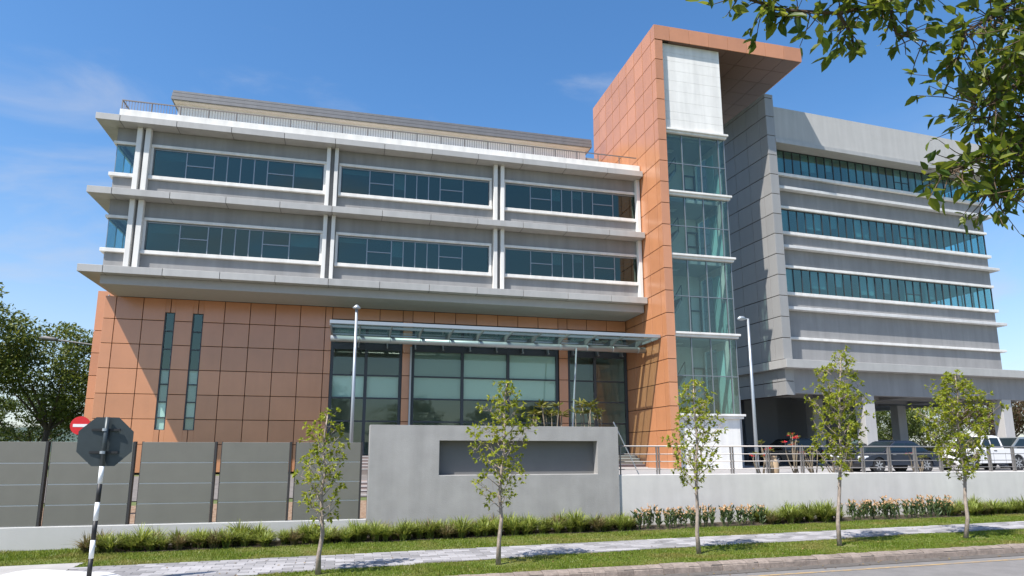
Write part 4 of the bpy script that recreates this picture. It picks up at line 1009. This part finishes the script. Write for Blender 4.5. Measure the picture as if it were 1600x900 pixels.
# ------------------------------------------------------------------ overhanging tree near the camera
NT = root('overhanging_tree', 'leafy tree branches hanging into the upper right corner close by', 'tree', (5.3, 1.2, -2.6))
bm_ = MB(); bm_.tube([(5.3, 1.2, -2.6), (5.25, 1.25, -.5), (5.1, 1.35, 1.2), (4.85, 1.5, 2.6), (4.5, 1.2, 4.2)], [.20, .16, .14, .11, .06], 12); sub('trunk', NT, bm_, 'bark', smooth=True)
BRN = [[(4.9, 1.48, 2.3), (4.0, 2.0, 2.75), (3.07, 2.22, 2.51), (2.71, 2.25, 2.28), (2.39, 2.26, 2.08), (2.09, 2.25, 1.96), (1.81, 2.28, 1.95), (1.62, 2.28, 1.98), (1.49, 2.3, 2.02)],
       [(2.39, 2.26, 2.08), (2.45, 2.30, 1.95), (2.56, 2.24, 1.89)], [(2.09, 2.25, 1.96), (2.16, 2.26, 1.87), (2.20, 2.3, 1.80)], [(2.71, 2.25, 2.28), (2.3, 2.2, 2.22), (2.0, 2.2, 2.12), (1.82, 2.2, 2.08)],
       [(4.9, 1.48, 2.2), (4.2, 2.0, 2.6), (3.52, 2.32, 2.50), (3.08, 2.29, 2.16), (2.84, 2.27, 2.01), (2.73, 2.24, 1.82)],
       [(5.0, 1.42, 1.7), (4.3, 2.0, 2.2), (3.67, 2.35, 2.16), (3.22, 2.31, 1.85), (2.98, 2.31, 1.66), (2.80, 2.26, 1.62)],
       [(5.05, 1.4, 1.5), (4.3, 2.1, 1.95), (3.75, 2.39, 1.83), (3.29, 2.34, 1.59), (2.99, 2.34, 1.42), (2.75, 2.33, 1.31), (2.60, 2.29, 1.25)],
       [(3.29, 2.34, 1.59), (3.1, 2.4, 1.38), (2.98, 2.38, 1.24), (2.9, 2.36, 1.2)], [(3.75, 2.39, 1.83), (3.4, 2.45, 1.48), (3.2, 2.44, 1.33), (3.08, 2.42, 1.22)],
       [(3.3, 2.3, 2.25), (3.15, 2.2, 2.0), (3.0, 2.2, 1.85)], [(3.4, 2.4, 2.1), (3.25, 2.5, 1.95), (3.05, 2.5, 1.95)], [(3.5, 2.4, 1.7), (3.3, 2.5, 1.75), (3.1, 2.5, 1.7)]]
r = random.Random(5); bm_ = MB(); LV = []
for bi, br in enumerate(BRN):
    br = [Vector(p) for p in br]; n = len(br); rad0 = .013 if (br[0].x > 4.5) else .006
    bm_.tube(br, [rad0 * (1 - .85 * k / (n - 1)) + .0025 for k in range(n)], 6, caps=False)
    for k in range(n - 1):
        seg = br[k + 1] - br[k]; cnt = int(seg.length / (.0105 if br[k].x > 2.75 and br[k].x < 3.8 else .014 if br[k].x <= 2.75 else .05))
        for q in range(cnt):
            p = br[k].lerp(br[k + 1], r.random())
            d = (seg.normalized() * .5 + rv(r) + Vector((-.15, 0, -.25))).normalized(); ln = r.uniform(.03, .19) * (1.45 if p.x > 2.8 else .9); e = p + d * ln
            bm_.tube([p, (p + e) / 2 + rv(r) * .01, e], [.0035, .0025, .0015], 4, caps=False)
            for j in range(r.randint(2, 4)):
                u = 1.0 if j == 0 else r.uniform(.4, 1.0); pp = p.lerp(e, u); dd = (d * .55 + rv(r) * .8 - UP * .25).normalized(); L = r.uniform(.035, .088)
                LV.append((pp, dd, (UP * .9 + rv(r) * .7).normalized(), L, L * .52))
# the rest of the crown above the frame
for k in range(1500):
    v = rv(r); p = Vector((4.6, 1.3, 4.3)) + Vector((v.x * 3.2, v.y * 2.6, v.z * 1.3)) * r.uniform(.3, 1) ** .5
    if p.z < 2.75 and p.y > 1.2: continue
    L = r.uniform(.08, .14); LV.append((p, (rv(r) - UP * .3).normalized(), (UP + rv(r) * .6).normalized(), L, L * .55))
sub('branches', NT, bm_, 'twig'); o = off(NT)
obj('crown', leaf_mesh('crown', [(p - o, d, n_, L, W) for p, d, n_, L, W in LV], 'leaf_near'), None, NT)

# ------------------------------------------------------------------ border plants
def strap_clump(seed, h, n, dry=False):
    r = random.Random(seed); V = []; F = []
    for k in range(n):
        a = r.uniform(0, 2 * math.pi); lean = r.uniform(.15, 1.25); L = h * r.uniform(.7, 1.25); w = r.uniform(.010, .019); b = len(V)
        base = Vector((r.uniform(-.07, .07), r.uniform(-.07, .07), 0)); d = Vector((math.cos(a), math.sin(a), 0)); s = Vector((-d.y, d.x, 0))
        for q, (t, ww) in enumerate(((0, .7), (.35, 1.0), (.7, .8), (1.0, .12))):
            out = lean * t * t * L * .85 + t * L * .12; up = L * (t - .42 * lean * t * t)
            c = base + d * out + UP * up; V += [c - s * w * ww, c + s * w * ww]
        for q in range(3): F.append((b + 2 * q, b + 2 * q + 1, b + 2 * q + 3, b + 2 * q + 2))
    me = bpy.data.meshes.new('leaves'); me.from_pydata([tuple(v) for v in V], [], F); me.update(); return me
SCM = []
for s in range(7):
    me = strap_clump(100 + s, .44 + .06 * (s % 3), 120); me.materials.append(MATS['leaf_strap' if s != 6 else 'leaf_strap_dry'])
    dm = strap_clump(200 + s, .30, 26); dm.materials.append(MATS['leaf_strap_dry']); SCM.append((me, dm))
def border(x0, x1, label, group, seed):
    r = random.Random(seed); x = x0
    while x < x1:
        for yy in (18.95, 19.25, 19.6):
            xx = x + r.uniform(-.12, .12) + (.17 if 19.1 < yy < 19.4 else 0); v = r.choice(SCM); s = r.uniform(.75, 1.12)
            T = thing('border_plant', label, 'plant', (xx, yy + r.uniform(-.1, .12), gz(xx)), r.uniform(0, 6.28), group); T.scale = (s, s, s * r.uniform(.85, 1.15))
            obj('leaves', v[0], None, T); obj('dry_leaves', v[1], None, T)
        x += .40
border(-6.0, 8.5, 'strap leaved border plant in the row under the fence and sign wall', 'strap plants under the fence and sign wall', 1)
border(13.0, 16.2, 'strap leaved border plant between the two orange flower beds', 'strap plants between the flower beds', 2)
border(20.4, 27.0, 'strap leaved border plant right of the second orange flower bed', 'strap plants right of the flower beds', 3)
FLM = []
for s in range(5):
    r = random.Random(300 + s); mb = MB(); lv = []; fl = []; H = .45 + .06 * (s % 3)
    for k in range(r.randint(2, 3)):
        a = r.uniform(0, 6.28); b0 = Vector((r.uniform(-.04, .04), r.uniform(-.04, .04), 0)); tp = b0 + Vector((math.cos(a) * .07, math.sin(a) * .07, H * r.uniform(.9, 1.15)))
        mb.tube([b0, (b0 + tp) / 2 + rv(r) * .02, tp], [.008, .006, .004], 5)
        for q in range(7):
            t = r.uniform(.12, .85); d = (Vector((r.uniform(-1, 1), r.uniform(-1, 1), 1.1))).normalized(); lv.append((b0.lerp(tp, t), d, (rv(r) + Vector((0, -.4, .3))).normalized(), r.uniform(.13, .22), .055))
        for q in range(5): fl.append((tp, (rv(r) + UP * .5).normalized(), rv(r), r.uniform(.05, .085), .035))
        for q in range(2): fl.append((b0.lerp(tp, r.uniform(.6, .9)), (rv(r) + UP * .3).normalized(), rv(r), .06, .03))
    sm = mb.mesh('stem'); sm.materials.append(MATS['leaf_dark']); FLM.append((sm, leaf_mesh('leaves', lv, 'leaf_dark'), leaf_mesh('flowers', fl, 'petal_orange')))
def flowerbed(x0, x1, label, group, seed):
    r = random.Random(seed); x = x0
    while x < x1:
        for yy in (18.95, 19.2, 19.45):
            xx = x + r.uniform(-.08, .08) + (.13 if yy == 19.2 else 0); v = r.choice(FLM); s = r.uniform(.85, 1.15)
            T = thing('flowering_plant', label, 'plant', (xx, yy + r.uniform(-.06, .06), gz(xx)), r.uniform(0, 6.28), group); T.scale = (s, s, s)
            obj('stem', v[0], None, T); obj('leaves', v[1], None, T); obj('flowers', v[2], None, T)
        x += .27
flowerbed(8.7, 12.95, 'dark leaved plant with pale orange flowers in the bed beside the sign wall', 'orange flowers beside the sign wall', 4)
flowerbed(16.25, 20.35, 'dark leaved plant with pale orange flowers in the bed below the parked sedan', 'orange flowers below the sedan', 5)

# plants on the deck: bare stems with leaf rosettes, some with red flowers
def stem_plant(label, x, y, z, H, n, seed, red=0.0, leaf=.17, m='leaf_rosette', group=None, sp=.5, lo=.6):
    r = random.Random(seed); T = root('stem_plant', label, 'plant', (x, y, z), group=group); mb = MB(); lv = []; fl = []
    for k in range(n):
        a = r.uniform(0, 6.28); b0 = Vector((x + r.uniform(-.08, .08), y + r.uniform(-.08, .08), z)); ee = r.uniform(.15, 1) * sp
        m1 = b0 + Vector((math.cos(a) * ee * .6, math.sin(a) * ee * .5, H * .35)); tp = b0 + Vector((math.cos(a + .4) * ee, math.sin(a + .4) * ee * .7, H * r.uniform(lo, 1.0)))
        mb.tube([b0, m1, (m1 + tp) / 2 + rv(r) * .04, tp], [.026, .022, .018, .013], 6)
        ros = fl if r.random() < red else lv
        rosette(r, tp, (UP + rv(r) * .3).normalized(), 13, leaf * (.75 if ros is fl else 1), leaf * .27, ros, 1.0)
        if ros is fl: rosette(r, tp, UP, 5, leaf, leaf * .25, lv, 1.2)
    sub('stems', T, mb, 'plantstem', smooth=True); o = off(T); mv = lambda q: [(p - o, d, n_, L, W) for p, d, n_, L, W in q]
    if lv: obj('leaves', leaf_mesh('leaves', mv(lv), m), None, T)
    if fl: obj('flowers', leaf_mesh('flowers', mv(fl), 'petal_red'), None, T)
stem_plant('spiky leaved plant behind the sign wall, left of the right orange pier', 7.1, 22.5, -.97, 2.6, 8, 31, 0, .30, sp=.6, lo=.82)
stem_plant('small spiky plant behind the sign wall near its middle', 6.35, 22.6, -.97, 2.4, 4, 32, 0, .26, sp=.35, lo=.85)
stem_plant('tall spiky leaved plant behind the sign wall near its right end', 8.3, 22.5, -.97, 2.65, 8, 33, 0, .30, sp=.6, lo=.82)
stem_plant('small spiky plant behind the right end of the sign wall', 8.95, 22.8, -.97, 2.4, 4, 34, 0, .26, sp=.3, lo=.85)
stem_plant('bare stemmed shrub with few red flowers beside the street lamp', 14.15, 20.75, -.97, 1.2, 5, 35, .5, .14, sp=.35)
stem_plant('bare stemmed shrub with red flowers left of the tan jar', 14.55, 20.8, -.97, 1.4, 5, 36, .25, .15, sp=.35)
stem_plant('shrub with the brightest red flowers in front of the black car', 15.55, 20.75, -.97, 1.55, 7, 37, .6, .17, sp=.38)
stem_plant('green shrub with crooked stems right of the red flowers', 16.3, 20.8, -.97, 1.15, 7, 38, .1, .15, sp=.45)
stem_plant('low green shrub beside the front of the dark sedan', 17.15, 20.8, -.97, 1.05, 7, 39, .05, .15, sp=.45)
stem_plant('low green shrub hard against the retaining wall under the sedan headlight', 17.9, 20.8, -.97, .95, 5, 40, .1, .14, sp=.4)
stem_plant('reddish green shrub behind the rear of the dark sedan', 21.0, 20.9, -.97, 1.0, 6, 41, .2, .15, sp=.4)
J = MB().lathe([(.07, 0), (.12, .05), (.155, .28), (.15, .52), (.10, .68), (.085, .74), (.11, .78), (.10, .80)], 18).build('stone_jar', 'clay', None, (14.85, 21.0, -.97), smooth=True)
meta(J, 'tall tan stone jar among the red flowering shrubs', 'jar')

# ------------------------------------------------------------------ vehicles
def car(label, cat, x, y, z, rz, paint, kind='sedan', L=4.55, W=1.78):
    T = thing('parked_car' if kind != 'pickup' else 'pickup_truck', label, cat, (x, y, z), rz)
    if kind == 'sedan':
        wb, r0, belt, roof = 2.70, .315, .90, 1.46; xf, xr = 1.36, -1.34
        top = [(-L / 2, .52), (-L / 2 + .03, .86), (-L / 2 + .12, .94), (-1.55, .97), (-1.0, .92), (.75, .90), (1.05, .88), (1.75, .76), (2.12, .66), (L / 2, .52)]
        gh = ((-1.62, .93), (-.85, 1.43), (-.55, 1.46), (.15, 1.45), (1.05, .88)); pil = -.32
    elif kind == 'suv':
        wb, r0, belt, roof = 2.7, .36, 1.05, 1.78; xf, xr = 1.38, -1.32
        top = [(-L / 2, .6), (-L / 2 + .02, 1.05), (-L / 2 + .1, 1.08), (-1.0, 1.06), (.75, 1.04), (1.1, 1.02), (1.8, .95), (2.1, .82), (L / 2, .6)]
        gh = ((-L / 2 + .06, 1.05), (-L / 2 + .38, 1.72), (-1.2, 1.78), (.1, 1.75), (1.08, 1.02)); pil = -.45
    else:
        wb, r0, belt, roof = 3.0, .37, 1.10, 1.76; xf, xr = 1.55, -1.45
        top = [(-L / 2, .62), (-L / 2 + .02, 1.08), (-.55, 1.10), (1.0, 1.06), (1.2, 1.04), (2.0, .96), (2.28, .80), (L / 2, .6)]
        gh = ((-.62, 1.08), (-.52, 1.70), (-.2, 1.76), (.45, 1.73), (1.15, 1.04)); pil = .18
    gc = .20
    bot = [(L / 2 - .02, .30), (L / 2 - .1, gc)]
    def arch(cx): return [(cx + (r0 + .07) * math.cos(t), max(gc, r0 + (r0 + .07) * math.sin(t))) for t in [math.pi * k / 10 for k in range(11)]]
    poly = top + bot + arch(xf) + arch(xr) + [(-L / 2 + .1, gc), (-L / 2 + .02, .32)]
    n = len(poly); mb = MB(); cxm = 0; czm = .6
    secs = [(-W / 2, .965, .03), (-W / 2 + .10, 1, 0), (W / 2 - .10, 1, 0), (W / 2, .965, .03)]
    for yy, sc, _ in secs:
        for px, pz in poly:
            inarch = any(abs(math.hypot(px - c, pz - r0) - (r0 + .07)) < .02 for c in (xf, xr))
            k = 1 if inarch else sc; mb.v.append((px * (k if abs(px) > 1.9 else 1), yy, czm + (pz - czm) * (k if pz > .6 else 1)))
    for s_ in range(3):
        for i in range(n): mb.f.append((s_ * n + i, s_ * n + (i + 1) % n, (s_ + 1) * n + (i + 1) % n, (s_ + 1) * n + i))
    mb.f.append(tuple(range(n))); mb.f.append(tuple(range(3 * n, 4 * n))[::-1])
    bo = mb.build('body', paint, T)
    bmm = bmesh.new(); bmm.from_mesh(bo.data); bmesh.ops.triangulate(bmm, faces=[f_ for f_ in bmm.faces if len(f_.verts) > 4]); bmesh.ops.recalc_face_normals(bmm, faces=bmm.faces); bmm.to_mesh(bo.data); bmm.free()
    # cabin shell: profile with tumblehome
    def hw(pz): t = (pz - belt) / (roof - belt); return W / 2 * (.94 - .17 * max(0, t))
    mb = MB(); g = list(gh); n = len(g)
    for sgn in (-1, 1):
        for px, pz in g: mb.v.append((px, sgn * hw(pz), pz))
    for i in range(n - 1): mb.f.append((i, i + 1, n + i + 1, n + i))
    mb.f.append(tuple(range(n))[::-1]); mb.f.append(tuple(range(n, 2 * n)))
    cb_ = mb.build('cabin', paint, T)
    bmm = bmesh.new(); bmm.from_mesh(cb_.data); bmesh.ops.recalc_face_normals(bmm, faces=bmm.faces); bmesh.ops.bevel(bmm, geom=[e for e in bmm.edges if min(v.co.z for v in e.verts) > belt + .1], offset=.04, segments=2, affect='EDGES'); bmm.to_mesh(cb_.data); bmm.free()
    def quad(name, a, b, m_='carglass', inset=.10):
        """glass on the slanted face between profile points a(low) and b(high)"""
        (xa, za), (xb, zb) = a, b; d = Vector((xb - xa, 0, zb - za)); nn = Vector((-(zb - za), 0, xb - xa)).normalized()
        if nn.z < 0: nn = -nn
        p, q = .07, .93; V = []
        for t in (p, q):
            w_ = hw(za + (zb - za) * t) - inset
            for s_ in (-1, 1): V.append(Vector((xa + d.x * t, s_ * w_, za + d.z * t)) + nn * .012)
        MB().add([V[0], V[1], V[3], V[2]], [(0, 1, 2, 3)]).build(name, m_, T)
    quad('windscreen', g[-1], g[-2]); quad('rear_window', g[0], g[1])
    zl, zh_ = belt + .05, roof - .13
    def xat(zq, a, b): return a[0] + (b[0] - a[0]) * (zq - a[1]) / (b[1] - a[1])
    xfl, xfh = xat(zl, g[-1], g[-2]) - .12, xat(zh_, g[-1], g[-2]) - .1; xrl, xrh = xat(zl, g[0], g[1]) + .14, xat(zh_, g[0], g[1]) + .12
    for s_ in (-1, 1):
        for (a, b, c, d) in ((pil + .035, xfl, xfh, pil + .035), (xrl, pil - .035, pil - .035, xrh)):
            V = [(a, zl), (b, zl), (c, zh_), (d, zh_)]
            MB().add([(px, s_ * (hw(pz) + .010), pz) for px, pz in V], [(0, 1, 2, 3)]).build('side_window', 'carglass', T)
        mr_ = MB().box(-.09, .09, -.09, .09, -.06, .06).build('mirror', paint, T, (xfl + .02, s_ * (W / 2 + .05), belt + .07)); bv = mr_.modifiers.new('b', 'BEVEL'); bv.width = .03; bv.segments = 2
        hl = MB().box(-.17, .16, -.20, .20, -.085, .085).build('headlight', 'lampglass', T, (L / 2 - .24, s_ * (W / 2 - .22), .66 if kind == 'sedan' else .80)); bv = hl.modifiers.new('b', 'BEVEL'); bv.width = .05; bv.segments = 2
        tl = MB().box(-.10, .10, -.17, .17, -.10, .10).build('taillight', 'taillamp', T, (-L / 2 + .13, s_ * (W / 2 - .17), .80 if kind == 'sedan' else .95)); bv = tl.modifiers.new('b', 'BEVEL'); bv.width = .03; bv.segments = 2
        for xs_ in ((pil - .12, pil + .9) if kind != 'pickup' else (pil - .05, pil + .75)):
            MB().box(-.09, .09, -.012, .012, -.016, .016).build('door_handle', 'frame' if paint != 'carwhite' else 'black', T, (xs_ - .1, s_ * (W / 2 + .008), belt - .10))
        for xs_ in (pil, xfl + .05, pil - .95):
            if kind == 'pickup' and xs_ < -.7: xs_ = -.6
            MB().box(-.006, .006, -.004, .004, -.29, .29).build('door_seam', 'black', T, (xs_, s_ * (W / 2 - .001), .60))
        for cxw in (xf, xr):
            wh = MB().lathe([(r0 - .10, -.09), (r0 - .02, -.10), (r0, -.07), (r0, .07), (r0 - .02, .10), (r0 - .10, .09)], 24).build('wheel', 'tyre', T, (cxw, s_ * (W / 2 - .12), r0), (math.pi / 2, 0, 0), smooth=False)
            rm = MB(); rr = r0 - .10; rm.lathe([(rr, -.085), (rr, .085), (rr - .03, .06 * -s_)], 20)
            zf = -s_ * .092
            for k in range(7):
                t = 2 * math.pi * k / 7; c_, q_ = math.cos(t), math.sin(t); w_ = .035
                rm.add([(c_ * .04 - q_ * w_, q_ * .04 + c_ * w_, zf), (c_ * .04 + q_ * w_, q_ * .04 - c_ * w_, zf), (c_ * rr + q_ * w_ * .8, q_ * rr - c_ * w_ * .8, zf), (c_ * rr - q_ * w_ * .8, q_ * rr + c_ * w_ * .8, zf)], [(0, 1, 2, 3)])
            rm.build('rim', 'rim', wh)
            MB().lathe([(r0 + .06, -.1), (r0 + .06, .1)], 20).build('wheel_well', 'black', T, (cxw, s_ * (W / 2 - .16), r0), (math.pi / 2, 0, 0))
    MB().box(-.03, .03, -W * .30, W * .30, -.07, .07).build('grille', 'black', T, (L / 2 - .01, 0, .56)); MB().box(-.05, .05, -W * .4, W * .4, -.06, .06).build('air_intake', 'black', T, (L / 2 - .045, 0, .34))
    MB().box(-.012, .012, -.26, .26, -.055, .055).build('number_plate', 'plate', T, (L / 2 + .025, 0, .46)); MB().box(-.012, .012, -.26, .26, -.055, .055).build('number_plate', 'plate', T, (-L / 2 - .005, 0, .62))
    if kind == 'pickup': MB().box(-L / 2 + .1, -.7, -W / 2 + .16, W / 2 - .16, 1.085, 1.112).build('bed_opening', 'black', T)
    return T
PIi = math.pi
car('dark blue grey sedan parked facing left behind the railing', 'car', 25.45, 27.05, -.97, PIi, 'carblue')
car('white pickup truck parked facing left, right of the sedan', 'truck', 31.95, 27.9, -.97, PIi + .03, 'carwhite', 'pickup', 5.05, 1.78)
car('black car with rear window toward the right, in shade behind the red flowers', 'car', 28.2, 38.6, -.965, PIi, 'carblack', 'suv', 4.5, 1.82)
car('dark car in deep shade behind the tallest young tree', 'car', 32.3, 36.9, -.965, PIi + .5, 'carblack', 'sedan')
car('pale silver car with dark windscreen behind the pickup bed', 'car', 37.3, 30.6, -.97, PIi, 'carsilver', 'suv', 4.5, 1.8)
car('dark car parked behind the sedan in the open car park', 'car', 37.5, 41.5, -.965, PIi, 'carblack', 'suv', 4.5, 1.8)

# fallen leaves on verge, path and gutter
r = random.Random(91); fl = []
for k in range(420):
    X = r.uniform(-4, 24); Y = r.choice((r.uniform(13.3, 15), r.uniform(13.3, 17.5), r.uniform(12.6, 13.05))); z = gz(X) + (.03 if Y > 13.2 else -.145)
    fl.append((Vector((X, Y, z)), Vector((r.uniform(-1, 1), r.uniform(-1, 1), .1)), (UP + rv(r) * .4).normalized(), r.uniform(.04, .08), .032))
leafmat('leaf_fallen', (0.16, 0.085, 0.035), (0.30, 0.22, 0.07), trans=0.1)
meta(obj('fallen_leaves', leaf_mesh('fallen_leaves', fl, 'leaf_fallen')), 'scattered brown fallen leaves on the grass verge, footpath and gutter', 'leaves', kind='stuff')
for o in bpy.data.objects:
    if o.parent and o.name.split('.')[0] in ('leaves', 'dry_leaves', 'flowers', 'branches', 'crown', 'stems', 'stem'): o['kind'] = 'stuff'
